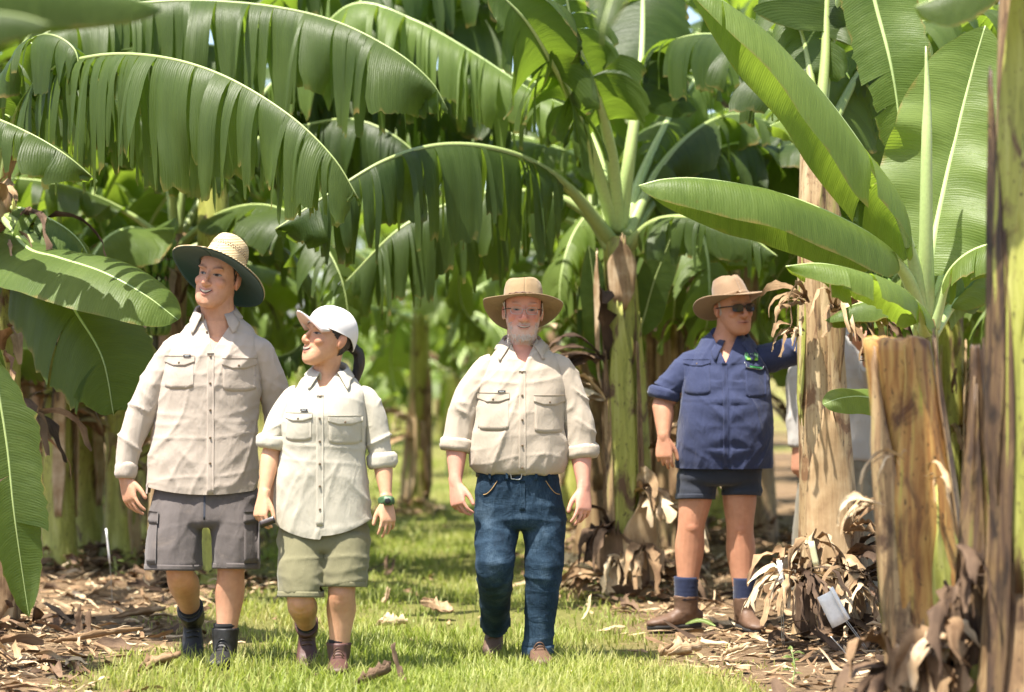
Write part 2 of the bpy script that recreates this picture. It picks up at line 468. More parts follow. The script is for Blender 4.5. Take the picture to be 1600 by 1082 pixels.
# ---------------------------------------------------------------- banana leaf builder
def leaf_mesh(mid, W, t0=.12, up=None, droop=1.0, fold=.25, tear=0.0, seed=0, lean=.18, wave=.12, ns=8, shrink=.26, skew=0.0, ragged=.06, wavef=5.0):
    rng = np.random.default_rng(seed)
    mid = np.asarray(mid, float); n = len(mid); tt = np.linspace(0, 1, n)
    length = np.linalg.norm(np.diff(mid, axis=0), axis=1).sum()
    T = nrm(np.gradient(mid, axis=0))
    if up is None:
        ch = mid[-1] - mid[0]; ch[2] = 0
        if np.linalg.norm(ch) < .05: ch = np.array([1., 0, 0])
        Lh = nrm(np.cross(ch, [0, 0, 1.]))
        L = nrm(Lh - (T @ Lh)[:, None] * T); U = np.cross(L, T)
    else:
        up = np.asarray(up, float); U = nrm(up - (T @ up)[:, None] * T); L = np.cross(T, U)
    ip = lambda A, t: np.stack([np.interp(t, tt, A[:, k]) for k in range(3)], -1)
    down = np.array([0, 0, -1.]); qq = np.linspace(0, 1, 160)
    Vs, Qs, UVs, o = [], [], [], 0
    for side in (-1, 1):
        if tear <= 0: cuts = np.array([0., 1.])
        else:
            k = max(3, int(length * (1 - t0) / tear)); cuts = np.cumsum(np.exp(rng.normal(0, .85, k))); cuts = np.r_[0, cuts / cuts[-1]]; cuts = cuts[np.r_[True, np.diff(cuts) > .005]]; cuts[-1] = 1
        sk = 1 + skew * side
        nz0, nz1, nz2 = vnoise(np.stack([qq * 9, qq * 0 + seed, qq * 0 + side], -1)), vnoise(np.stack([qq * wavef, qq * 0 + 3.3 * side, qq * 0 + seed * 1.7], -1)), vnoise(np.stack([qq * wavef * .7 + 9, qq * 0 + side, qq * 0 + seed], -1))
        for a, b in zip(cuts[:-1], cuts[1:]):
            nc = int(max(3, min(70, (b - a) * length / .035 + 2)))
            q = np.linspace(a, b, nc); t = t0 + (1 - t0) * q
            w = W * np.clip(q / .14, 0, 1) ** .55 * np.clip(1 - np.clip((q - .5) / .5, 0, 1) ** 2.4, 0, 1) ** .75
            w = np.maximum(w * (1 + .04 * np.interp(q, qq, nz0)), .004)
            if tear > 0: w = w * (1 + rng.uniform(-.32, .08)) * (1 + ragged * rng.uniform(-1, 1, nc))
            und = np.interp(q, qq, nz1)
            fo = fold + wave * und + (rng.uniform(-.22, .22) if tear > 0 else 0)
            dr = droop * sk * (1 + .45 * wave * np.interp(q, qq, nz2) + (rng.uniform(-.5, .4) if tear > 0 else 0))
            p = ip(mid, t); Tc = nrm(ip(T, t)); Uc = nrm(ip(U, t)); Lc = nrm(ip(L, t)) * side
            d = nrm(Lc * np.cos(fo)[:, None] + Uc * np.sin(fo)[:, None] + Tc * lean)
            rows = [p]; ds = 1 / ns
            for j in range(ns):
                g = down - (d @ down)[:, None] * d
                d = nrm(d + g * (dr * ds * 2.2)[:, None]); p = p + d * (w * ds)[:, None]; rows.append(p)
            G = np.stack(rows, 1)                                  # (nc, ns+1, 3)
            if tear > 0:
                s = np.linspace(0, 1, ns + 1); st = rng.uniform(-.1, .4)
                f = sst(st, 1.0, s)[None, :, None]
                cen = G.mean(0, keepdims=True)
                G = G + (cen - G) * f * rng.uniform(0, shrink * 2) * (1 if tear < .25 else .12)
                G = G + (G.mean(0, keepdims=True) - G) * (rng.uniform(.1, .75) * (tear < .25) * sst(rng.uniform(.6, .85), 1.02, s))[None, :, None]
                tw = rng.uniform(-1, 1) * (.9 if tear < .25 else .12); off = (q - q.mean())[:, None, None] * length * (1 - t0)
                nn = nrm(np.cross(Tc[:, None], np.diff(G, axis=1, append=2 * G[:, -1:] - G[:, -2:-1])))
                G = G + nn * off * tw * f + nn * f * rng.uniform(-.02, .02)
                G = G + Tc[:, None] * f * rng.uniform(-.03, .03)
            Vs.append(G.reshape(-1, 3)); Qs.append(grid_faces(nc, ns + 1)[:, ::side] + o); o += G.shape[0] * G.shape[1]
            UVs.append(np.stack(np.broadcast_arrays(t[:, None] * length + seed * .37 + side * 3, np.linspace(0, 1, ns + 1)[None]), -1).reshape(-1, 2))
    return np.concatenate(Vs), np.concatenate(Qs), np.concatenate(UVs), U

def banana_leaf(parent, pts, W, mat_=None, rib=None, pr=.026, n=60, name='leaf', nsides=8, **kw):
    """pts are in the parent's own space"""
    mid = spline([tuple(p) for p in pts], n)
    V, Q, UV, U = leaf_mesh(mid, W, **kw)
    o = add(name, np_mesh(name, V, Q, uv=UV), mat_ or M_LEAF, parent)
    t0 = kw.get('t0', .12); t = np.linspace(0, 1, n)
    r = np.interp(t, [0, max(t0, .02), max(t0, .02) + .2, 1], [pr, pr * .62, pr * .42, pr * .1])
    v, f = loft(mid - U * (r * .55)[:, None], r * 1.1, r, tuple(np.cross(nrm(mid[-1] - mid[0]), U[n // 2]) + 1e-4), nsides)
    add('midrib', np_mesh('midrib', v, f), rib or (M_RIBY if mat_ is M_YOUNG else M_RIB), o)
    return o

def hero_leaf(plant, px, W, **kw):
    loc = plant.location
    return banana_leaf(plant, [P(*p) - loc for p in px], W, **kw)

def rnd_mesh(name, V, Fq, uv, rnd):
    return np_mesh(name, V, Fq, uv=uv, attr={'rnd': rnd})

def stem(parent, base, top, r0, r1, mt, seed=0, n=28, m=26, name='pseudostem', bulge=.25):
    """column of wrapped leaf sheaths; base and top in the parent's space"""
    base, top = np.array(base, float), np.array(top, float)
    t = np.linspace(0, 1, m); a = np.linspace(0, 2 * np.pi, n, endpoint=False)
    rng = np.random.default_rng(seed); ph = rng.uniform(0, 6.28, 4)
    C = base + (top - base) * t[:, None]
    C[:, :2] += (np.sin(t * 3 + ph[0]) * .02 * np.sin(t * np.pi))[:, None]
    rr = r0 + (r1 - r0) * t + bulge * r0 * np.exp(-t * 9)
    A = a[None] + .5 * t[:, None] + ph[1]
    saw = (A / (2 * np.pi) * 4 + .25 * np.sin(A * 2 + ph[2])) % 1.0
    rad = rr[:, None] * (1 + .10 * (1 - saw) * (saw > .04) - .04 + .03 * vnoise(np.stack([np.cos(a)[None] * 2 + 0 * A, np.sin(a)[None] * 2 + 0 * A, t[:, None] * 6 + 0 * A], -1), seed))
    V = C[:, None] + np.stack([np.cos(a)[None] * rad, np.sin(a)[None] * rad, 0 * rad], -1)
    i = np.arange(m - 1)[:, None]; j = np.arange(n)[None]; k = (j + 1) % n
    Q = np.stack([i * n + j, i * n + k, (i + 1) * n + k, (i + 1) * n + j], -1).reshape(-1, 4)
    V = V.reshape(-1, 3); base_i = (m - 1) * n; top_c = V[base_i:].mean(0); rim = V[base_i:] - top_c
    jag = .012 * vnoise(np.stack([np.cos(a) * 3, np.sin(a) * 3, 0 * a + seed], -1), seed)[:, None] * [0, 0, 1]
    V[base_i:] += jag; extra = [top_c + rim * f + [0, 0, h] + jag * f for f, h in ((.8, .012), (.5, -.006), (.2, .010))]
    V = np.vstack([V] + extra); i2 = np.arange(3)[:, None] + m - 1
    Q2 = np.stack([i2 * n + j, i2 * n + k, (i2 + 1) * n + k, (i2 + 1) * n + j], -1).reshape(-1, 4)
    return add(name, np_mesh(name, V, [Q, Q2, [(m + 2) * n + q for q in range(n)]]), mt, parent)

def sheath(parent, base, top, r0, r1, z0, z1, ang, span, mt, seed=0, off=.012, flare=0.0, name='leaf_sheath'):
    """one old sheath plate wrapped round part of a stem; ang 0 faces the camera"""
    base, top = np.array(base, float), np.array(top, float); m, n = 14, 9
    rng = np.random.default_rng(seed)
    t = np.linspace(z0, z1, m); u = np.linspace(-1, 1, n); s = np.linspace(0, 1, m)
    wid = span * (1 - .85 * sst(.55, 1, s) ** 1.5) * (1 - .55 * (1 - sst(0, .3, s))) * (.85 + .15 * np.cos(s * 3 + seed))
    A = -np.pi / 2 + ang + .25 * (s - .5)[:, None] * rng.uniform(-1, 1) + u[None] * wid[:, None] / 2
    C = base + (top - base) * t[:, None]
    rr = (r0 + (r1 - r0) * t + .25 * r0 * np.exp(-t * 9)) * 1.05 + off * sst(0, .2, s) - .012 * (1 - sst(0, .12, s)) + flare * s ** 3
    rad = rr[:, None] + .010 * np.abs(u)[None] ** 2 + .012 * vnoise(np.stack([A * 2, t[:, None] * 7 + 0 * A, 0 * A + seed], -1))
    G = C[:, None] + np.stack([np.cos(A) * rad, np.sin(A) * rad, (.05 * rng.uniform(-1, 1, n) * (s[:, None] > .95))], -1)
    V, Fs = shell(G, .006)
    uv = np.stack([np.r_[(A * r0).reshape(-1), (A * r0).reshape(-1)] + seed, np.r_[np.repeat(t, n), np.repeat(t, n)] * 2], 1)
    return add(name, rnd_mesh(name, V, Fs, uv, np.full(len(V), rng.uniform(0, 1))), mt, parent)

def strip_piece(rng, p, dirv, length, width, curl, twist, m=7, rise=0.0, sag=0.0):
    """curled strip of dry leaf; returns grid (m,3,3) and uv"""
    s = np.linspace(0, 1, m); d = np.asarray(dirv, float); d = nrm(d)
    side = nrm(np.cross(d, [0, 0, 1.]) + 1e-6)
    c = np.zeros((m, 3)); q = d.copy(); upv = np.array([0, 0, 1.])
    for i in range(1, m):
        q = nrm(q + upv * (rise - sag * s[i]) / m * 2); c[i] = c[i - 1] + q * length / (m - 1)
    w = width * (1 - .5 * np.abs(2 * s - 1) ** 4) * (1 + .25 * rng.uniform(-1, 1, m)); rag = 1 + .4 * rng.uniform(-1, 1, (m, 3))
    tw = twist * s + rng.uniform(0, 6.28) * .08
    sv = side[None] * np.cos(tw)[:, None] + upv[None] * np.sin(tw)[:, None]; nv = -side[None] * np.sin(tw)[:, None] + upv[None] * np.cos(tw)[:, None]
    u = np.array([-1, 0, 1.])[None] * rag
    G = np.asarray(p) + c[:, None] + sv[:, None] * (w[:, None] * u)[..., None] * (1 - .3 * abs(curl)) + nv[:, None] * (w[:, None] * curl * (u ** 2))[..., None]
    UV = np.stack(np.broadcast_arrays(u * width + rng.uniform(0, 9), s[:, None] * length), -1)
    return G, UV

def strips_mesh(name, items):
    """join (grid, uv, rnd) items into one mesh"""
    V, Q, UV, RN, o = [], [], [], [], 0
    for G, uv, r in items:
        a, b = G.shape[:2]; V.append(G.reshape(-1, 3)); UV.append(uv.reshape(-1, 2)); RN.append(np.full(a * b, r)); Q.append(grid_faces(a, b) + o); o += a * b
    return rnd_mesh(name, np.concatenate(V), np.concatenate(Q), np.concatenate(UV), np.concatenate(RN))

def dead_leaf(parent, p, az, length, width, seed, mt=None, name='dead_leaf', hang=1.0, out=.35, ns=4):
    """withered leaf hanging down a stem: a few crumpled ribbons on one stalk; p in parent's space, az 0 towards the camera"""
    rng = np.random.default_rng(seed); items = []
    o = np.array([math.sin(az), -math.cos(az), 0])
    for k in range(ns * 2):
        d = nrm(o * out * rng.uniform(.4, 1.4) + np.array([rng.uniform(-.35, .35), rng.uniform(-.2, .2), rng.uniform(.1, .5)]))
        G, uv = strip_piece(rng, np.array(p) + rng.uniform(-.02, .02, 3), d, length * rng.uniform(.6, 1.1), width * rng.uniform(.18, .62), rng.uniform(-.9, .9), rng.uniform(-3, 3), 14, 0, 2.9 * hang)
        G = G + .022 * np.stack([vnoise(G * 11, seed + k), vnoise(G * 11, seed + k + 50), vnoise(G * 17, seed + k + 90) * .6], -1)
        items.append((G, uv, rng.uniform(0, 1)))
    return add(name, strips_mesh(name, items), mt or M_DRY, parent)

def banana_bunch(parent, p, rows=5, seed=0, r=.12):
    """hanging bunch of green bananas as one part with each hand of fruit below it; p (top) in the parent's space"""
    rng = np.random.default_rng(seed)
    st = add('fruit_stalk', np_mesh('fruit_stalk', *tube([tuple(p), (p[0], p[1], p[2] - .13 * rows - .12)], .02, 8)), M_STALK, parent)
    for k in range(rows):
        z = p[2] - .06 - .125 * k; parts = []; nf = 11; rk = r * (1 - .07 * k)
        for i in range(nf):
            a = 2 * np.pi * i / nf + k * .5
            c, s = math.cos(a), math.sin(a)
            C = [(p[0] + c * .025, p[1] + s * .025, z), (p[0] + c * rk * .7, p[1] + s * rk * .7, z - .02), (p[0] + c * rk, p[1] + s * rk, z + .045), (p[0] + c * rk * .93, p[1] + s * rk * .93, z + .115)]
            parts.append(tube(C, .018, 7, taper=[.009, .016, .019, .018, .006], m=8))
        add('banana_hand', np_mesh('banana_hand', *merge(parts)), M_FRUIT, st)
M_FRUIT = plain('green_banana', (.13, .22, .045), .4)
M_STALK = plain('fruit_stalk', (.05, .045, .02), .7)

def copy_plant_parts(src, dst):
    for ch in src.children: copy_tree(ch, dst)

# ================================================================ banana plants
FRONT = (0, -1, .25)
def plant_at(px, d, label, name='banana_plant', group=None, z=0.0):
    p = P(px, 560, d)
    o = empty(name, (p.x, d, z))
    return tag(o, label, 'banana plant', group)
def loc(plant, px, py, d): return tuple(P(px, py, d) - plant.location)

# --- tall plant at the left edge whose fronds arch over the first two people
pa = plant_at(-12, 13.0, 'tall banana plant at the left edge, two long torn fronds arching over the straw hat')
T = loc(pa, 0, 300, 13.0)
stem(pa, (0, 0, 0), T, .125, .085, M_STEMB, 11)
for k, (z0, z1, a, sp, mt) in enumerate([(.0, .55, .6, 1.6, M_TAN), (.1, .8, -.3, 1.2, M_STEMB), (.3, .97, .9, 1.3, M_STEM), (.0, .3, 0, 2.2, M_DRY)]):
    sheath(pa, (0, 0, 0), T, .125, .085, z0, z1, a, sp, mt, 20 + k, .01 + .006 * k)
hero_leaf(pa, [(0, 300, 13), (20, 190, 12.8), (70, 115, 12.4), (150, 86, 12.0), (250, 88, 11.7), (350, 118, 11.5), (450, 178, 11.3), (520, 245, 11.2), (560, 310, 11.2)], .66, t0=.17, droop=2.3, fold=-.45, tear=.05, seed=1, pr=.03, n=80, ns=10, ragged=.1)
hero_leaf(pa, [(-5, 300, 13), (0, 130, 13.4), (90, 40, 13.6), (230, 3, 13.7), (380, 4, 13.6), (510, 28, 13.4), (610, 75, 13.2), (672, 125, 13.1), (700, 172, 13.1)], .70, t0=.2, droop=2.2, fold=-.4, tear=.075, seed=2, pr=.03, n=80, ns=10)
hero_leaf(pa, [(-10, 310, 13), (-70, 190, 12.4), (-30, 178, 12.0), (40, 205, 11.8), (100, 240, 11.7), (146, 278, 11.7)], .28, t0=.2, droop=1.7, fold=.0, tear=.22, seed=3, mat_=M_LEAF)
hero_leaf(pa, [(0, 330, 13), (40, 385, 12.6), (90, 402, 12.3), (160, 425, 12.1), (225, 460, 12.0), (278, 500, 12.0)], .30, t0=.12, up=(.25, -.75, .65), droop=.5, fold=.15, tear=0, seed=4, mat_=M_YOUNG, skew=-.3)
hero_leaf(pa, [(0, 330, 13), (30, 350, 12.8), (75, 420, 12.5), (120, 490, 12.35), (160, 560, 12.3), (178, 650, 12.3)], .42, t0=.1, up=(.3, -.9, .3), droop=.7, fold=-.15, tear=.32, seed=5)
hero_leaf(pa, [(0, 320, 13), (50, 330, 12.9), (100, 355, 12.8), (130, 385, 12.8), (148, 430, 12.8)], .3, t0=.1, droop=1.4, fold=.1, tear=.07, seed=6, mat_=M_YOUNG)
hero_leaf(pa, [(-5, 290, 13), (10, 120, 12.7), (60, 55, 12.3), (115, 75, 12.1), (125, 140, 12.1)], .35, t0=.2, droop=1.8, fold=-.2, tear=.08, seed=7)
hero_leaf(pa, [(-10, 300, 13), (-80, 200, 14), (40, 130, 14.4), (160, 150, 14.4), (260, 215, 14.3), (330, 260, 14.3), (372, 300, 14.3)], .5, t0=.15, droop=1.7, fold=-.1, tear=.1, seed=8)
hero_leaf(pa, [(-5, 300, 13), (40, 60, 14.5), (200, -70, 15.5), (380, -80, 16), (520, -40, 16.3), (640, 20, 16.5), (720, 90, 16.6)], .6, t0=.2, droop=1.8, fold=-.2, tear=.08, seed=9, ns=8)
for k in range(7):
    dead_leaf(pa, (T[0] + .02, T[1] - .02, T[2] - .1 - .22 * k), [-.8, .9, .2, 1.2, -.3, .6, .1][k], .75, .06, 60 + k, [M_DRY, M_DARKDRY][k % 2])

# --- young sucker leaf hanging in front at the lower left
pb = plant_at(-40, 11.2, 'small banana sucker at the left edge with one long leaf hanging to the ground')
stem(pb, (0, 0, 0), loc(pb, -42, 560, 11.2), .06, .045, M_STEM, 5)
hero_leaf(pb, [(-42, 570, 11.2), (-30, 540, 11.15), (-8, 590, 11.1), (10, 690, 11.05), (22, 800, 11.0), (36, 900, 11.0), (46, 965, 11.0)], .17, t0=.12, up=(.35, -.9, .1), droop=.25, fold=.1, tear=.55, seed=12, wave=.2, pr=.016)
hero_leaf(pb, [(-42, 570, 11.2), (-30, 500, 11.2), (0, 560, 11.3), (12, 640, 11.4), (20, 720, 11.4)], .12, t0=.1, droop=1, fold=.1, tear=.4, seed=13, pr=.014, mat_=M_LEAF)

# --- dark fronds close above the camera's view
pn = plant_at(-420, 6.6, 'near banana plant out of focus, two dark frond ends across the top left corner')
stem(pn, (0, 0, 0), loc(pn, -420, 260, 6.6), .11, .08, M_STEMB, 14)
hero_leaf(pn, [(-420, 260, 6.6), (-330, 60, 6.8), (-180, -30, 7.0), (0, -38, 7.2), (130, -22, 7.3), (215, 0, 7.35), (252, 14, 7.4)], .20, t0=.15, droop=1.4, fold=.0, tear=0, seed=21, wave=.25)
hero_leaf(pn, [(-420, 260, 6.6), (-300, 110, 6.3), (-160, 20, 6.2), (-40, 18, 6.1), (30, 24, 6.1), (78, 38, 6.1)], .16, t0=.2, droop=1.3, fold=.0, tear=0, seed=22)
hero_leaf(pn, [(-420, 260, 6.6), (-500, 40, 6.9), (-600, -60, 7.2), (-750, 0, 7.5), (-850, 150, 7.6)], .3, t0=.15, droop=1.2, tear=.1, seed=23)

# --- the plant in the middle, behind the old man's shoulder
pc = plant_at(985, 14.6, 'banana plant with a stout yellow-green stem between the grey-bearded man and the man in blue')
T = loc(pc, 966, 372, 14.6)
stem(pc, (0, 0, 0), T, .130, .092, M_STEM, 31, bulge=.35)
B0 = (0, 0, 0)
for k, (z0, z1, a, sp, mt) in enumerate([(.0, .62, -1.1, .6, M_DRY), (.0, .34, 1.0, 1.0, M_TAN), (.10, .84, -.15, 1.2, M_STEM), (.12, .78, .9, .9, M_STEM), (.05, .8, -.75, .35, M_STEMB), (.0, .7, .55, .3, M_STEMB), (.55, .95, -1.3, .6, M_DRY), (.80, .99, .1, 1.5, M_DRY), (.0, .28, .5, 1.5, M_TAN), (0, .2, -.4, 2.0, M_DARKDRY)]):
    sheath(pc, B0, T, .130, .092, z0, z1, a, sp, mt, 40 + k, .008 + .004 * k, flare=.015)
kw = dict(pr=.046)
hero_leaf(pc, [(958, 372, 14.6), (900, 300, 14.3), (835, 252, 13.9), (760, 228, 13.6), (680, 226, 13.4), (600, 250, 13.2), (520, 298, 13.1), (430, 358, 13.0)], .58, t0=.22, droop=2.1, fold=-.4, tear=.075, seed=41, n=80, ns=10, **kw)
hero_leaf(pc, [(960, 385, 14.6), (920, 330, 14.6), (860, 302, 14.6), (780, 298, 14.5), (700, 318, 14.4), (620, 360, 14.3), (540, 440, 14.3)], .58, t0=.2, droop=2.1, fold=-.4, tear=.06, seed=42, n=80, ns=10, **kw)
hero_leaf(pc, [(960, 360, 14.6), (925, 250, 14.3), (895, 170, 14.0), (860, 95, 13.7), (820, 30, 13.5), (770, -20, 13.4)], .50, t0=.42, rib=M_RIBY, up=(-.35, -.75, .55), droop=1.1, fold=.0, tear=.13, seed=43, **kw)
hero_leaf(pc, [(970, 355, 14.6), (985, 240, 14.5), (1000, 120, 14.6), (1005, 10, 14.8), (1000, -120, 15.0)], .44, t0=.36, rib=M_RIBY, up=(.1, -.95, .2), droop=.5, fold=.1, tear=.4, seed=44, wave=.3, pr=.045)
hero_leaf(pc, [(975, 365, 14.6), (1005, 270, 14.9), (1045, 185, 15.2), (1090, 120, 15.4), (1140, 70, 15.6), (1190, 60, 15.8)], .40, t0=.3, up=(.2, -.7, .7), droop=1.5, fold=.1, tear=.07, seed=45, mat_=M_YOUNG, pr=.042)
hero_leaf(pc, [(975, 375, 14.6), (1030, 300, 15.0), (1095, 245, 15.3), (1160, 222, 15.6), (1230, 236, 15.8), (1290, 280, 16)], .46, t0=.2, droop=1.7, fold=-.05, tear=.10, seed=46, **kw)
hero_leaf(pc, [(975, 365, 14.6), (1030, 260, 14.9), (1090, 200, 15.2), (1150, 178, 15.5), (1215, 195, 15.7)], .40, t0=.2, droop=1.5, fold=.0, tear=.2, seed=47, **kw)
hero_leaf(pc, [(975, 385, 14.6), (1020, 345, 14.4), (1080, 338, 14.2), (1150, 355, 14.0), (1215, 400, 13.9)], .34, t0=.15, droop=1.8, fold=-.1, tear=.07, seed=48, **kw)
hero_leaf(pc, [(962, 362, 14.6), (940, 250, 15.0), (905, 180, 15.4), (840, 130, 15.2), (760, 110, 15.2), (680, 150, 15.2)], .48, t0=.38, rib=M_RIBY, droop=1.6, fold=.0, tear=.12, seed=49, **kw)
hero_leaf(pc, [(965, 362, 14.6), (955, 240, 14.3), (930, 140, 14.0), (900, 60, 13.8), (880, -30, 13.7)], .40, t0=.45, rib=M_RIBY, up=(-.1, -.9, .4), droop=.8, fold=.05, tear=.12, seed=50, **kw)
# suckers at its sides
hero_leaf(pc, [(960, 640, 14.7), (940, 560, 14.65), (932, 480, 14.6), (925, 420, 14.6), (920, 385, 14.6)], .10, t0=.15, up=(0.2, -1, 0), droop=.1, fold=.15, seed=51, pr=.014)
hero_leaf(pc, [(985, 560, 14.7), (1005, 500, 14.65), (1022, 440, 14.6), (1045, 380, 14.6), (1062, 330, 14.6)], .11, t0=.15, up=(0.1, -1, 0), droop=.1, fold=.1, seed=52, pr=.014)
for k, (py, dx, az, ln) in enumerate([(770, 20, .6, .45), (800, 40, .9, .5), (830, -30, -.6, .5), (860, 25, .2, .5), (880, -10, -.2, .45), (900, 45, 1.2, .45), (905, -40, -1.2, .4), (620, -35, -1.1, .9), (560, -36, -1.0, .8), (700, 40, 1.1, .7)]):
    dead_leaf(pc, loc(pc, 980 + dx, py, 14.5), az, ln, .075, 80 + k, [M_DRY, M_TAN, M_DARKDRY][k % 3], out=.8)

# --- plant behind the woman whose bright combed frond crosses the top of the picture
pd_ = plant_at(338, 15.4, 'banana plant behind the man in the straw hat, bright comb-torn frond slanting across top centre')
T = loc(pd_, 335, 225, 15.4); stem(pd_, (0, 0, 0), T, .13, .09, M_STEM, 33)
hero_leaf(pd_, [(335, 230, 15.40), (480, 70, 15.29), (555, 5, 15.12), (650, 32, 14.96), (740, 82, 14.85), (830, 140, 14.74), (918, 178, 14.69)], .60, t0=.16, droop=1.7, fold=-.1, tear=.07, seed=71, mat_=M_YOUNG, n=80, ns=9, pr=.03)
hero_leaf(pd_, [(335, 230, 15.40), (500, 90, 15.51), (600, -40, 15.73), (720, -60, 15.95), (840, 0, 16.12), (940, 90, 16.23)], .60, t0=.14, droop=1.5, fold=.0, tear=.09, seed=72, n=60, ns=7, pr=.03)
hero_leaf(pd_, [(335, 230, 15.40), (520, 130, 15.62), (620, 95, 15.84), (720, 130, 16.06), (800, 210, 16.17)], .55, t0=.14, droop=1.6, fold=.0, tear=.09, seed=73, n=60, ns=7, pr=.03)
hero_leaf(pd_, [(335, 230, 15.40), (400, 120, 15.62), (330, 70, 15.84), (240, 90, 16.06), (170, 170, 16.17)], .55, t0=.14, droop=1.6, fold=.0, tear=.1, seed=74, n=60, ns=7, pr=.03)
hero_leaf(pd_, [(335, 235, 15.40), (500, 190, 15.18), (570, 190, 15.02), (640, 230, 14.91), (690, 300, 14.85)], .5, t0=.14, droop=1.8, fold=-.2, tear=.08, seed=75, n=60, ns=7, pr=.03)
hero_leaf(pd_, [(335, 230, 15.40), (560, 110, 15.73), (680, 30, 16.06), (790, 5, 16.28), (880, 50, 16.39), (940, 120, 16.45)], .62, t0=.12, droop=1.5, fold=-.1, tear=.08, seed=76, n=60, ns=7, pr=.03)
hero_leaf(pd_, [(335, 230, 15.40), (540, 60, 15.84), (690, -60, 16.28), (840, -90, 16.50), (960, -40, 16.61)], .62, t0=.12, droop=1.5, fold=-.2, tear=.08, seed=77, n=60, ns=7, pr=.03)
hero_leaf(pd_, [(335, 235, 15.40), (540, 170, 15.95), (640, 150, 16.39), (740, 190, 16.61), (800, 270, 16.72)], .6, t0=.12, droop=1.6, fold=-.2, tear=.08, seed=78, n=60, ns=7, pr=.03)
# --- stem the man in blue leans on
pf = plant_at(1300, 12.7, 'banana plant with peeling tan stem that the man in the blue shirt leans on')
T = loc(pf, 1276, 215, 12.7)
stem(pf, B0, T, .165, .085, M_STEMT, 61, m=34)
for k, (z0, z1, a, sp, mt) in enumerate([(.02, .46, .0, 2.4, M_TAN), (.02, .24, .9, 1.3, M_STEMB), (.42, .74, -1.1, .7, M_STEM), (.5, .95, .3, 1.6, M_STEMB), (0, .17, .6, 1.4, M_DRY), (0, .14, -.6, 1.7, M_DARKDRY)]):
    sheath(pf, B0, T, .165, .085, z0, z1, a, sp, mt, 70 + k, .004 + .002 * k, flare=.01)
for k, (px, py, az, ln, w) in enumerate([(1320, 480, .5, .5, .04), (1300, 490, .2, .55, .035), (1330, 500, 1.0, .6, .04), (1252, 520, -.6, .25, .03), (1260, 470, -1.1, .3, .03), (1345, 560, 1.2, .45, .04), (1325, 830, 1.2, .35, .06), (1270, 850, -.2, .4, .07), (1330, 870, .7, .45, .08), (1250, 880, -.9, .45, .08), (1300, 890, .1, .45, .09), (1360, 900, 1.3, .5, .08)]):
    dead_leaf(pf, loc(pf, px, py, 12.5), az, ln, w, 110 + k, [M_DRY, M_DRY, M_DARKDRY][k % 3], out=.7)
kw = dict(pr=.034)
hero_leaf(pf, [(1278, 225, 12.7), (1290, 100, 12.8), (1293, 0, 12.9), (1300, -120, 13), (1330, -200, 13)], .40, t0=.4, up=(.1, -.9, .2), droop=.6, tear=.3, seed=61, **kw)
hero_leaf(pf, [(1275, 225, 12.7), (1262, 90, 12.9), (1240, 20, 13), (1200, -60, 13.2)], .35, t0=.35, up=(-.3, -.8, .5), droop=1, tear=.2, seed=62, **kw)
hero_leaf(pf, [(1280, 225, 12.7), (1300, 60, 12.9), (1330, -60, 12.8), (1352, -50, 12.7), (1372, 20, 12.65), (1390, 90, 12.6), (1402, 160, 12.6), (1410, 245, 12.6)], .27, t0=.38, up=(.05, -1, .1), droop=.12, fold=.05, tear=.7, seed=63, mat_=M_YOUNG, wave=.2, **kw)
hero_leaf(pf, [(1282, 230, 12.7), (1305, 190, 12.9), (1330, 140, 13.1), (1365, 140, 13.2), (1395, 200, 13.2), (1410, 270, 13.2)], .30, t0=.2, up=(.2, -.9, .2), droop=.5, fold=.1, tear=.3, seed=64, **kw)
hero_leaf(pf, [(1272, 225, 12.7), (1230, 120, 13.4), (1150, 60, 14), (1060, 60, 14.5), (980, 120, 15)], .45, t0=.2, droop=1.6, tear=.1, seed=65, **kw)
hero_leaf(pf, [(1280, 225, 12.7), (1360, 90, 13.2), (1480, 20, 13.6), (1600, 40, 14), (1700, 120, 14.2)], .45, t0=.2, droop=1.6, tear=.1, seed=66, **kw)

# --- young plant with broad pale leaves at the right
pe = plant_at(1452, 12.0, 'young banana plant with broad pale untorn leaves fanning out at the right')
T = loc(pe, 1447, 500, 12.0)
stem(pe, B0, T, .10, .06, M_STEM, 91)
kw = dict(pr=.04)
y = dict(mat_=M_YOUNG, wave=.32, **kw)
hero_leaf(pe, [(1447, 500, 12), (1432, 410, 11.9), (1405, 330, 11.8), (1350, 235, 11.65), (1280, 140, 11.5), (1200, 55, 11.4), (1120, -5, 11.35), (1075, -25, 11.35)], .44, t0=.18, droop=1.25, fold=-.1, tear=.75, seed=91, n=80, ns=12, shrink=.05, ragged=.0, **y)
hero_leaf(pe, [(1445, 505, 12), (1420, 430, 11.8), (1370, 375, 11.6), (1290, 330, 11.4), (1200, 298, 11.25), (1100, 280, 11.15), (1040, 280, 11.1), (998, 290, 11.1)], .29, t0=.25, droop=1.15, fold=.1, tear=0, seed=92, n=80, ns=12, skew=.0, **y)
hero_leaf(pe, [(1447, 500, 12), (1452, 420, 12.05), (1470, 320, 12.15), (1495, 210, 12.25), (1520, 110, 12.3), (1540, 40, 12.3)], .34, t0=.14, up=(-.15, -.95, .2), droop=.25, fold=.2, tear=0, seed=93, ns=12, wavef=9, **y)
hero_leaf(pe, [(1448, 515, 12), (1435, 478, 11.5), (1400, 448, 11.1), (1340, 424, 10.95), (1280, 412, 10.9), (1228, 416, 10.85)], .22, t0=.15, droop=1.3, fold=.05, tear=.3, seed=94, ns=10, shrink=.05, **y)
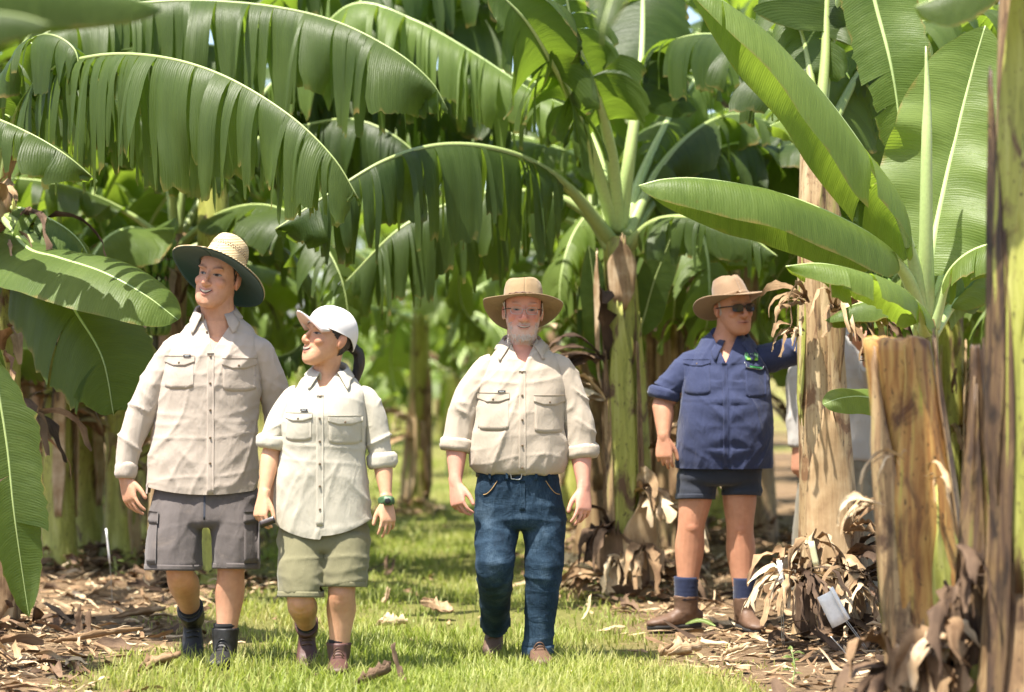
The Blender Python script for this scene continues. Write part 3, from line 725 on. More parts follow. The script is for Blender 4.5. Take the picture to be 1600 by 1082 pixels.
hero_leaf(pe, [(1450, 510, 12), (1475, 440, 11.95), (1500, 405, 11.9), (1535, 385, 11.85), (1575, 380, 11.8), (1620, 400, 11.8)], .22, t0=.25, droop=1.3, fold=.1, tear=.4, seed=95, **y)
hero_leaf(pe, [(1450, 520, 12), (1490, 470, 12.2), (1530, 430, 12.4), (1580, 420, 12.5), (1640, 450, 12.6)], .22, t0=.2, droop=1.2, fold=.1, tear=.3, seed=96, **y)
hero_leaf(pe, [(1450, 515, 12), (1475, 420, 12.3), (1500, 350, 12.6), (1545, 310, 12.8), (1600, 320, 12.9)], .30, t0=.2, up=(-.2, -.8, .5), droop=.8, fold=.1, tear=.5, seed=97, **y)
hero_leaf(pe, [(1445, 520, 12), (1420, 480, 12.1), (1385, 470, 12.2), (1340, 475, 12.3), (1290, 500, 12.3)], .14, t0=.2, droop=1.0, fold=.1, seed=98, **y)
# rolled spear leaf
sp = spline([tuple(P(*q) - pe.location) for q in ((1447, 500, 12), (1447, 380, 11.9), (1448, 250, 11.85), (1449, 150, 11.85), (1447, 72, 11.85))], 24)
add('spear_leaf', np_mesh('spear_leaf', *loft(sp, np.interp(np.linspace(0, 1, 24), [0, .3, .7, 1], [.05, .035, .026, .004]), np.interp(np.linspace(0, 1, 24), [0, .3, .7, 1], [.05, .035, .026, .004]), (1, 0, 0), 14)), M_RIBY, pe)
banana_bunch(pe, loc(pe, 1360, 375, 12.9), 3, 3)

# small sucker leaf low on the leaned-on stem
ps = plant_at(1385, 12.1, 'small banana sucker with one broad green leaf in front of the tan stem')
stem(ps, B0, loc(ps, 1380, 660, 12.1), .03, .018, M_STEM, 95)
hero_leaf(ps, [(1380, 665, 12.1), (1372, 630, 12.05), (1350, 620, 12.0), (1315, 622, 11.95), (1286, 632, 11.95)], .10, t0=.15, up=(0, -.8, .6), droop=.6, fold=.1, seed=99, pr=.012, mat_=M_YOUNG)

# --- cut stump in the right foreground
pst = tag(empty('banana_stump', (P(1468, 560, 9.3).x, 9.3, 0)), 'cut banana stump, brown and ochre, flat top, in the right foreground', 'stump')
T = loc(pst, 1401, 532, 9.3)
stem(pst, B0, T, .185, .125, M_STEMO, 101, n=44, m=34, bulge=.1)
for k, (z0, z1, a, sp_, mt) in enumerate([(.0, .97, -.9, .9, M_STEMB), (.0, .985, .1, 1.5, M_STEMO), (.0, .62, .55, 1.3, M_STEM), (.3, 1.008, 1.1, .5, M_STEMB), (.0, .25, .3, 1.6, M_DRY)]):
    sheath(pst, B0, T, .185, .125, z0, z1, a, sp_, mt, 130 + k, .003 + .003 * k)
for k, (px, py, az, ln, w, mt) in enumerate([(1420, 1010, -.3, .5, .13, M_DRY), (1400, 1030, .3, .55, .13, M_DRY), (1480, 985, .6, .45, .06, M_DARKDRY), (1440, 1000, .1, .45, .1, M_TAN), (1395, 1050, -.8, .4, .1, M_DARKDRY), (1470, 1040, .5, .5, .1, M_DRY), (1410, 720, -.9, .28, .016, M_TAN), (1445, 740, .1, .3, .014, M_TAN), (1380, 790, -1.3, .22, .03, M_TAN)]):
    dead_leaf(pst, loc(pst, px, py, 9.1), az, ln, w, 150 + k, mt, out=.8, ns=2 if k > 5 else 3)

# --- tall stem on the right margin and the darker one beside it
pg = plant_at(1592, 8.7, 'tall mottled banana stem along the right margin, nearest the camera on that side')
T = loc(pg, 1610, -150, 8.7)
stem(pg, B0, T, .14, .10, M_STEMB, 111, n=40, m=50)
for k, (z0, z1, a, sp_, mt) in enumerate([(.0, .62, -.75, .8, M_STEMD), (.2, .72, -.2, .9, M_STEM), (.3, .80, -1.1, .8, M_STEMD), (.45, .97, -.5, 1.0, M_STEM), (.05, .5, .2, .9, M_STEMB)]):
    sheath(pg, B0, T, .14, .10, z0, z1, a, sp_, mt, 160 + k, .006 + .006 * k, flare=.03)
hero_leaf(pg, [(1608, -100, 8.7), (1700, -200, 8.4), (1850, -220, 8.2), (2000, -100, 8)], .3, t0=.2, droop=1.3, tear=.1, seed=111)
hero_leaf(pg, [(1606, -120, 8.7), (1610, -190, 8.6), (1575, -120, 8.45), (1520, -50, 8.4), (1470, -8, 8.4), (1430, 10, 8.4)], .20, t0=.25, droop=1.1, fold=.0, seed=112)
hero_leaf(pg, [(1606, -120, 8.7), (1560, -260, 8.9), (1400, -330, 9), (1200, -280, 8.6), (1060, -160, 7.8), (980, -60, 7.2), (945, 30, 7.0), (940, 72, 7.0)], .13, t0=.25, up=(0, -1, .3), droop=.3, seed=113)
pg2 = plant_at(1535, 9.0, 'dark brown broken banana stem between the cut stump and the right margin')
T = loc(pg2, 1524, 545, 9.0)
stem(pg2, B0, T, .115, .018, M_STEMD, 121, n=32, m=34)
for k, (z0, z1, a, sp_, mt) in enumerate([(.0, .9, -.3, 1.0, M_STEMD), (.0, .7, .6, .7, M_STEM), (.3, 1.0, .9, .8, M_DARKDRY), (.0, .4, -1, 1.0, M_DARKDRY), (0, .3, .2, 1.6, M_STEM)]):
    sheath(pg2, B0, T, .115, .018, z0, z1, a, sp_, mt, 170 + k, .004 + .005 * k)
for k, (px, py, az, ln, w, mt) in enumerate([(1500, 930, -.5, .5, .07, M_DARKDRY), (1490, 1000, -.8, .5, .08, M_DRY), (1570, 1010, .4, .4, .08, M_DARKDRY), (1520, 900, .1, .5, .05, M_DARKDRY)]):
    dead_leaf(pg2, loc(pg2, px, py, 8.9), az, ln, w, 180 + k, mt, out=.7, ns=3)

# ---------------------------------------------------------------- general plants behind
def make_plant(seed, h=2.2, nleaf=9, length=2.0, mt=None, dead=3, young=.3, fruit=False):
    rng = np.random.default_rng(seed)
    o = empty('banana_plant')
    top = (rng.uniform(-.08, .08), rng.uniform(-.08, .08), h)
    stem(o, (0, 0, 0), top, .12, .075, mt or M_STEM, seed, n=16, m=14)
    for k in range(3):
        sheath(o, (0, 0, 0), top, .12, .075, rng.uniform(0, .35), rng.uniform(.5, .98), rng.uniform(-2, 2), rng.uniform(.9, 1.6), [M_TAN, M_STEMB, M_DRY][k], seed * 7 + k, .01 + .005 * k)
    a0 = rng.uniform(0, 6.28)
    for k in range(nleaf):
        az = a0 + k * 2.4 + rng.uniform(-.25, .25); f = k / (nleaf - 1)
        el = R(82 - 85 * f + rng.uniform(-8, 8)); ln = length * (.85 + .3 * math.sin(math.pi * min(1, f + .25))) * rng.uniform(.9, 1.1)
        outv = np.array([math.cos(az), math.sin(az), 0]); p = np.array(top) - [0, 0, .12 * f]; pts = [p]
        e = max(el, R(25)); g = (.10 + .22 * f) * rng.uniform(.8, 1.2)
        for s in range(7):
            p = p + (outv * math.cos(e) + np.array([0, 0, 1]) * math.sin(e)) * ln / 7; pts.append(p); e -= g * (1 + s * .22)
        L = np.cross(outv, [0, 0, 1])
        banana_leaf(o, pts, rng.uniform(.30, .40), M_YOUNG if rng.uniform() < young else M_LEAF, n=30, nsides=6, ns=5, t0=.16, droop=rng.uniform(.7, 1.9) * (.4 + .6 * f), fold=rng.uniform(-.1, .3),
                    tear=rng.choice([.09, .12, .2]), seed=seed * 31 + k, pr=.03)
    for k in range(dead):
        az = rng.uniform(-3, 3)
        dead_leaf(o, (top[0], top[1], h * rng.uniform(.35, .95)), az, rng.uniform(.6, 1.1), .07, seed * 13 + k, [M_DRY, M_DARKDRY][k % 2])
    if fruit: banana_bunch(o, (.28, -.1, h - .05), 5, seed)
    return o

protos = [make_plant(201, 2.1, 9, 2.0, M_STEM, 3, .65), make_plant(202, 2.4, 10, 2.1, M_STEMB, 4, .5), make_plant(203, 1.8, 9, 1.9, M_STEM, 1, .9), make_plant(204, 2.2, 9, 2.1, M_STEMB, 4, .2, True), make_plant(205, 1.2, 7, 1.4, M_STEM, 2, .8)]  # larger young share: pale leaf colour stands in for bright, hazy light behind
ORD = ['first', 'second', 'third', 'fourth', 'fifth', 'sixth', 'seventh', 'eighth', 'ninth', 'tenth', 'eleventh', 'twelfth', 'thirteenth', 'fourteenth', 'fifteenth', 'sixteenth', 'seventeenth', 'eighteenth', 'nineteenth', 'twentieth', 'twenty-first', 'twenty-second', 'twenty-third', 'twenty-fourth', 'twenty-fifth', 'twenty-sixth']
used = set()
def put(k, px, d, rz, s, label, group):
    if k in used: o = copy_tree(protos[k])
    else: o = protos[k]; used.add(k)
    o.location = (P(px, 560, d).x, d, 0); o.rotation_euler = (0, 0, rz); o.scale = (s, s, s)
    return tag(o, label, 'banana plant', group)
LEFT = [(92, 16.6, 0), (138, 17.3, 0), (186, 16.9, 2), (262, 15.6, 3), (30, 19.5, 1), (235, 20, 0), (335, 19.5, 1), (-70, 17, 0), (150, 24, 2), (300, 25.5, 0), (40, 26, 0), (220, 33, 1), (470, 36, 4), (90, 36, 2)]
RIGHT = [(1040, 17.0, 1), (1078, 16.4, 1), (928, 17.8, 1), (893, 20.5, 0), (1475, 15.2, 0), (1570, 16.8, 1), (1405, 17.5, 0), (1125, 20.5, 0), (1650, 14.5, 0), (1010, 24, 2), (1340, 23, 0), (1500, 24, 2), (1100, 29, 1), (940, 32, 0), (1260, 34, 0), (1420, 32, 1), (1180, 40, 0), (1560, 33, 0)]
MID = [(648, 22.8, 2), (716, 30, 4), (765, 35, 2), (560, 37, 4), (600, 41, 2), (690, 43, 4), (790, 42, 4), (640, 46, 2), (740, 47, 2)]
rng = np.random.default_rng(77)
for row, rn, gr in ((LEFT, 'left of the grass lane', 'banana plants left of the lane'), (RIGHT, 'right of the grass lane', 'banana plants right of the lane'), (MID, 'closing the far end of the grass lane', 'banana plants at the end of the lane')):
    for i, (px, d, k) in enumerate(sorted(row, key=lambda q: q[1])):
        put(k, px, d, rng.uniform(0, 6.28), rng.uniform(.92, 1.1), f'blurred banana plant {rn}, {ORD[i]} one back', gr)
TALL = [(740, 50, 2.0, 1), (1010, 21, 1.4, 1), (240, 19, 1.4, 0), (850, 44, 1.9, 0), (1180, 19.0, 1.3, 1), (610, 52, 2.0, 0), (1420, 19.5, 1.5, 0), (60, 21, 1.5, 1), (1590, 20, 1.5, 0), (430, 40, 1.9, 0), (1280, 30, 1.6, 1)]
for i, (px, d, sc, k) in enumerate(sorted(TALL, key=lambda q: q[0])):
    put(k, px, d, rng.uniform(0, 6.28), sc, f'tall banana plant filling the canopy behind the others, {ORD[i]} one from the left', 'tall banana plants of the canopy')
# far plantation beyond the rows: one mass
Vs, Qs, UVs, o = [], [], [], 0
for i in range(230):
    x, yy = rng.uniform(-16, 16), rng.uniform(46, 62); az = rng.uniform(0, 6.28); el = rng.uniform(.1, 1.3); h = rng.uniform(.6, 3.4)
    ov = np.array([math.cos(az), math.sin(az), 0]); p = np.array([x, yy, h]); pts = [p]
    for s in range(4):
        p = p + (ov * math.cos(el) + np.array([0, 0, 1]) * math.sin(el)) * .5; pts.append(p); el -= .45
    V, Q, UV, _ = leaf_mesh(spline(pts, 12), rng.uniform(.3, .42), t0=.05, droop=1.0, tear=.25, seed=900 + i, ns=3)
    Vs.append(V); Qs.append(Q + o); UVs.append(UV); o += len(V)
fm = add('far_banana_foliage', np_mesh('far_banana_foliage', np.concatenate(Vs), np.concatenate(Qs), uv=np.concatenate(UVs)), M_YOUNG)
tag(fm, 'pale blurred mass of banana foliage beyond the last rows', 'foliage', kind='stuff')

# ================================================================ people
# ---- materials
def skin_mat():
    m, nt, bs, out = mat('skin')
    at = N(nt, 'ShaderNodeAttribute', attribute_name='tint')
    co = coords(nt)
    v = noise(nt, 55, 5, co, .6); big = noise(nt, 14, 3, co)
    c = mixc(nt, v, at.outputs['Color'], mixc(nt, .75, at.outputs['Color'], (.42, .14, .09, 1), 'MULTIPLY'), 'MIX')
    c2 = mixc(nt, .45, at.outputs['Color'], c)
    nt.links.new(mixc(nt, big, c2, mixc(nt, .12, c2, (.75, .25, .16, 1))), bs.inputs['Base Color'])
    bs.inputs['Roughness'].default_value = .48
    bs.inputs['Specular IOR Level'].default_value = .35
    bs.inputs['Subsurface Weight'].default_value = .08
    bs.inputs['Subsurface Radius'].default_value = (.012, .005, .003)
    bs.inputs['Subsurface Scale'].default_value = 1.0
    bump(nt, bs, noise(nt, 180, 5, co, .65), .3, .005)
    return m
M_SKIN = skin_mat()
def cloth_mat(name, c1, c2, stain=None, weave=900, rough=.85, wr=.5):
    m, nt, bs, out = mat(name)
    co = coords(nt)
    a = noise(nt, 5, 5, co, .6)
    col = mixc(nt, a, c1, c2)
    if stain:
        k = noise(nt, 6.5, 4, co, .7, .6); mr = N(nt, 'ShaderNodeMapRange'); nt.links.new(k, mr.inputs[0]); mr.inputs[1].default_value, mr.inputs[2].default_value = .60, .74
        mr.inputs[4].default_value = .55
        col = mixc(nt, mr.outputs[0], col, stain)
    nt.links.new(col, bs.inputs['Base Color'])
    bs.inputs['Roughness'].default_value = rough; bs.inputs['Specular IOR Level'].default_value = .2
    bs.inputs['Sheen Weight'].default_value = .15
    rn = N(nt, 'ShaderNodeTexNoise', Scale=7.0, Detail=3.0, Roughness=.5, Distortion=.6); rn.noise_type = 'RIDGED_MULTIFRACTAL'; rn.normalize = True
    nt.links.new(coords(nt, 'Object', (1.5, 1, .75)), rn.inputs['Vector'])
    w0 = noise(nt, 13, 7, coords(nt, 'Object', (1.6, 1, .6)), .62, .5); wm = N(nt, 'ShaderNodeMath', operation='MULTIPLY_ADD'); nt.links.new(rn.outputs['Fac'], wm.inputs[0]); wm.inputs[1].default_value = .9; nt.links.new(w0, wm.inputs[2]); w1 = wm.outputs[0]; w2 = noise(nt, weave, 2, co)
    ad = N(nt, 'ShaderNodeMath', operation='MULTIPLY_ADD'); nt.links.new(w2, ad.inputs[0]); ad.inputs[1].default_value = .06; nt.links.new(w1, ad.inputs[2])
    bump(nt, bs, ad.outputs[0], wr * .8, .016)
    return m
M_SHIRT1 = cloth_mat('stone_cotton', (.37, .31, .25, 1), (.44, .38, .315, 1), (.34, .27, .21, 1))
M_SHIRT2 = cloth_mat('pale_cotton', (.41, .38, .30, 1), (.48, .445, .36, 1))
M_SHIRT3 = cloth_mat('cream_cotton', (.38, .315, .24, 1), (.45, .385, .305, 1))
M_SHIRT4 = cloth_mat('navy_cotton', (.020, .027, .068, 1), (.038, .048, .102, 1), wr=.7)
M_SHIRT5 = cloth_mat('grey_cotton', (.36, .34, .31, 1), (.42, .40, .37, 1))
M_SHORT1 = cloth_mat('charcoal_canvas', (.085, .072, .067, 1), (.125, .108, .10, 1), (.19, .155, .125, 1))
M_SHORT2 = cloth_mat('olive_cotton', (.15, .14, .075, 1), (.20, .185, .105, 1))
M_SHORT4 = cloth_mat('navy_shorts_cotton', (.020, .023, .034, 1), (.036, .041, .056, 1))
M_TROU5 = cloth_mat('khaki_cotton', (.16, .14, .10, 1), (.21, .19, .14, 1))
def denim():
    m, nt, bs, out = mat('denim'); co = coords(nt)
    a = noise(nt, 9, 4, coords(nt, 'Object', (1, 1, .6)), .6); b2 = noise(nt, 300, 3, coords(nt, 'Object', (1, 1, .12)))
    f = N(nt, 'ShaderNodeMath', operation='MULTIPLY_ADD'); nt.links.new(b2, f.inputs[0]); f.inputs[1].default_value = .5; nt.links.new(a, f.inputs[2])
    mr = N(nt, 'ShaderNodeMapRange'); nt.links.new(f.outputs[0], mr.inputs[0]); mr.inputs[1].default_value, mr.inputs[2].default_value = .5, 1.0
    nt.links.new(ramp(nt, mr.outputs[0], [(0, (.008, .016, .027, 1)), (.5, (.017, .036, .060, 1)), (1, (.055, .088, .125, 1))]), bs.inputs['Base Color'])
    bs.inputs['Roughness'].default_value = .85; bs.inputs['Specular IOR Level'].default_value = .15
    bump(nt, bs, noise(nt, 13, 7, coords(nt, 'Object', (.7, 1, 1.5)), .62, .6), .5, .018); return m
M_DENIM = denim()
M_STITCH = plain('tan_stitching', (.38, .24, .10), .8)
M_BUTTON = plain('brown_button', (.13, .085, .045), .4)
M_TAGD = plain('woven_label', (.03, .035, .05), .7)
M_WHITE = plain('white_thread', (.75, .76, .72), .7)
M_BLACKL = plain('black_leather', (.016, .015, .015), .55)
M_BROWNL = plain('brown_leather', (.115, .062, .036), .6)
M_REDL = plain('oxblood_leather', (.085, .036, .028), .55)
M_SOLE = plain('rubber_sole', (.02, .018, .016), .8)
M_SOCKB = cloth_mat('black_sock', (.012, .012, .013, 1), (.025, .025, .027, 1))
M_SOCKN = cloth_mat('navy_sock', (.012, .018, .045, 1), (.022, .03, .07, 1))
M_METAL = plain('steel', (.5, .5, .48), .3, 1.0)
M_BLACK = plain('black_plastic', (.012, .012, .013), .35)
M_TOOTH = plain('tooth', (.52, .47, .38), .3)
M_MOUTH = plain('mouth_dark', (.10, .02, .018), .6)
def hair_mat(name, a, b):
    m, nt, bs, out = mat(name)
    v = noise(nt, 160, 4, coords(nt, 'Object', (1, 1, .12)), .6)
    nt.links.new(mixc(nt, v, a, b), bs.inputs['Base Color']); bs.inputs['Roughness'].default_value = .42
    bump(nt, bs, v, .9, .006); return m
M_HAIRB = hair_mat('brown_hair', (.02, .012, .008, 1), (.065, .04, .025, 1))
M_HAIRK = hair_mat('black_hair', (.006, .005, .005, 1), (.032, .022, .018, 1))
M_HAIRW = hair_mat('white_hair', (.42, .36, .28, 1), (.74, .69, .60, 1))
M_BROWW = hair_mat('grey_brow', (.30, .22, .16, 1), (.5, .42, .34, 1))
def straw_mat():
    m, nt, bs, out = mat('straw'); co = coords(nt)
    w = N(nt, 'ShaderNodeTexWave', Scale=42.0, Distortion=1.2, Detail=2.0); w.bands_direction = 'Z'; nt.links.new(co, w.inputs[0])
    nt.links.new(mixc(nt, w.outputs['Fac'], (.46, .33, .16, 1), mixc(nt, noise(nt, 50, 3, co), (.62, .49, .28, 1), (.78, .68, .46, 1))), bs.inputs['Base Color'])
    bs.inputs['Roughness'].default_value = .7; bump(nt, bs, w.outputs['Fac'], .7, .006); return m
M_STRAW = straw_mat()
M_GREENC = cloth_mat('green_canvas', (.008, .034, .024, 1), (.012, .05, .034, 1), wr=.15)
M_FELT = cloth_mat('tan_felt', (.20, .13, .075, 1), (.27, .18, .108, 1), wr=.2)
M_SUEDE = cloth_mat('worn_suede', (.21, .14, .07, 1), (.32, .23, .125, 1), (.14, .085, .045, 1), wr=.6)
M_CAP = cloth_mat('white_cap_cotton', (.66, .63, .61, 1), (.73, .70, .68, 1), wr=.15)
M_CAPIN = cloth_mat('cap_underside', (.70, .50, .44, 1), (.74, .56, .50, 1), wr=.1)
M_WATCH = plain('green_watch_strap', (.05, .11, .045), .5)
M_LENS = plain('dark_lens', (.04, .028, .024), .15)
def eye_mat():
    m, nt, bs, out = mat('eye'); at = N(nt, 'ShaderNodeAttribute', attribute_name='tint')
    nt.links.new(at.outputs['Color'], bs.inputs['Base Color']); bs.inputs['Roughness'].default_value = .35; bs.inputs['Specular IOR Level'].default_value = .3; return m
M_EYE = eye_mat()
def glass_mat():
    m, nt, bs, out = mat('clear_lens')
    tr = N(nt, 'ShaderNodeBsdfTransparent'); gl = N(nt, 'ShaderNodeBsdfGlossy', Roughness=.05)
    fr = N(nt, 'ShaderNodeFresnel', IOR=1.3); mx = N(nt, 'ShaderNodeMixShader')
    nt.links.new(fr.outputs[0], mx.inputs[0]); nt.links.new(tr.outputs[0], mx.inputs[1]); nt.links.new(gl.outputs[0], mx.inputs[2]); nt.links.new(mx.outputs[0], out.inputs[0]); return m
M_GLASS = glass_mat()

# ---- body pieces (person space: x to the photo's right, -y towards the camera, z up)
HEADR = [(-.120, .020, -.074, -.045), (-.111, .036, -.087, -.028), (-.092, .051, -.093, .0), (-.066, .0605, -.094, .035), (-.036, .067, -.093, .06), (-.01, .070, -.091, .084),
         (.015, .0725, -.090, .10), (.04, .074, -.095, .107), (.066, .073, -.091, .106), (.09, .065, -.077, .095), (.108, .047, -.05, .072), (.118, .022, -.018, .04)]
def head_parts(jaw=1.0, nose=1.0, smile=1.0, open_=1.0, ear=1.0, neckr=.058, cheeks=1.0):
    rr = [(-hw * (jaw if z < -.03 else 1), hw * (jaw if z < -.03 else 1), (yf + yb) / 2, (yb - yf) / 2, z, 2.25) for z, hw, yf, yb in HEADR]
    S = spline([(0, 0, r[4], r[0], r[1], r[2], r[3]) for r in rr], 40)
    parts = [ring_loft([(s[3], s[4], s[5], s[6], s[2], 2.25) for s in S], 36)]
    C = spline([(0, -.086, .026), (0, -.100, .0), (0, -.100 - .017 * nose, -.022), (0, -.098 - .015 * nose, -.033), (0, -.09, -.038)], 14)
    parts.append(loft(C, np.interp(np.linspace(0, 1, 14), [0, .5, .8, 1], [.008, .0095, .0145 * nose, .009]), np.interp(np.linspace(0, 1, 14), [0, .5, .8, 1], [.007, .009, .011, .008]), (1, 0, 0), 10))
    for s in (-1, 1):
        parts.append(ball((s * .0145 * nose, -.100, -.031), (.0085, .011, .008)))
        parts.append(ball((s * .029, -.083, .034), (.027, .0125, .0085)))
        parts.append(ball((s * .041, -.066, -.020), (.024, .021 * cheeks, .022)))
        er = Matrix.Rotation(R(12 * s), 3, 'Z') @ Matrix.Rotation(R(-10), 3, 'X')
        parts.append(ball((s * .078 * ear, .016, -.002), (.0075, .019, .032), er))
        parts.append(ball((s * .081 * ear, .024, .004), (.006, .014, .026), er))
    parts.append(ball((0, -.079, -.103), (.021, .013, .013)))
    x = np.linspace(-.0285, .0285, 11); q = (x / .0285) ** 2
    up_ = np.stack([x, -.0975 + .0150 * q, -.0590 + .002 * open_ + .0075 * smile * q], 1)
    lo_ = np.stack([x, -.0955 + .0145 * q, -.0665 - .0055 * open_ + (.0075 * smile + .0055 * open_ + .004) * q], 1)
    parts.append(loft(up_, .0042 * (1 - .55 * q), .0045 * (1 - .5 * q), (0, -1, 0), 8)); parts.append(loft(lo_, .0052 * (1 - .55 * q), .0050 * (1 - .5 * q), (0, -1, 0), 8))
    return parts, up_, lo_

def hand_parts(wr, D, W, Nn, size=1.0, curl=(25, 35, 25), thumb=(.8, .48, .3), spread=6.5, point=None):
    """wr wrist, D along the hand, W towards the thumb, Nn the way the fingers curl"""
    D, W, Nn = [nrm(np.array(v, float)) for v in (D, W, Nn)]
    W = nrm(W - D * (W @ D)); Nn = nrm(Nn - D * (Nn @ D) - W * (Nn @ W)); wr = np.array(wr, float); s = size
    parts = []
    C = [wr - D * .03 * s, wr + D * .01 * s, wr + D * .045 * s, wr + D * .08 * s, wr + D * .098 * s]
    parts.append(loft(spline(C, 12), np.interp(np.linspace(0, 1, 12), [0, .3, .6, .9, 1], np.array([.030, .031, .040, .043, .038]) * s), np.interp(np.linspace(0, 1, 12), [0, .3, .6, .9, 1], np.array([.025, .021, .017, .0135, .010]) * s), W, 16, 2.6))
    parts.append(ball(wr + (D * .035 + W * .024 + Nn * .008) * s, np.array([.018, .018, .026]) * s))
    for i, (off, ln) in enumerate(zip((.0315, .0105, -.0105, -.0305), (.078, .088, .081, .064))):
        b = wr + (D * (.092 - .006 * abs(i - 1)) + W * off) * s; a = R(spread * (1.5 - i)); d = nrm(D * math.cos(a) + W * math.sin(a)); pts = [b - d * .02 * s, b]
        cum = 0; var = 1 + .18 * (i - 1.2)
        for frac, c in zip((.44, .31, .25), curl):
            cum += R(c * var); dd = d * math.cos(cum) + Nn * math.sin(cum); b = b + dd * ln * frac * s; pts.append(b)
        Cc = spline(pts, 16); rr = np.interp(np.linspace(0, 1, 16), [0, .3, .6, .93, 1], np.array([.0092, .0090, .0082, .0072, .005]) * s * (.88 if i == 3 else 1))
        parts.append(loft(Cc, rr, rr, W, 10))
    b = wr + (D * .022 + W * .026 + Nn * .006) * s; d = nrm(D * thumb[0] + W * thumb[1] + Nn * thumb[2]); pts = [b - d * .01 * s, b]
    for ln, tw in ((.042, 0), (.032, .25), (.026, .2)):
        d = nrm(d + D * tw - W * tw * .5); b = b + d * ln * s; pts.append(b)
    Cc = spline(pts, 16); rr = np.interp(np.linspace(0, 1, 16), [0, .3, .7, .93, 1], np.array([.014, .0135, .0105, .0095, .006]) * s)
    parts.append(loft(Cc, rr, rr, Nn, 10))
    return parts

def limb(pts, radii, ref=(1, 0, 0), n=18, m=28, flat=1.0):
    C = spline([tuple(p) + (r,) for p, r in zip(pts, radii)], m)
    return loft(C[:, :3], C[:, 3], C[:, 3] * flat, ref, n)

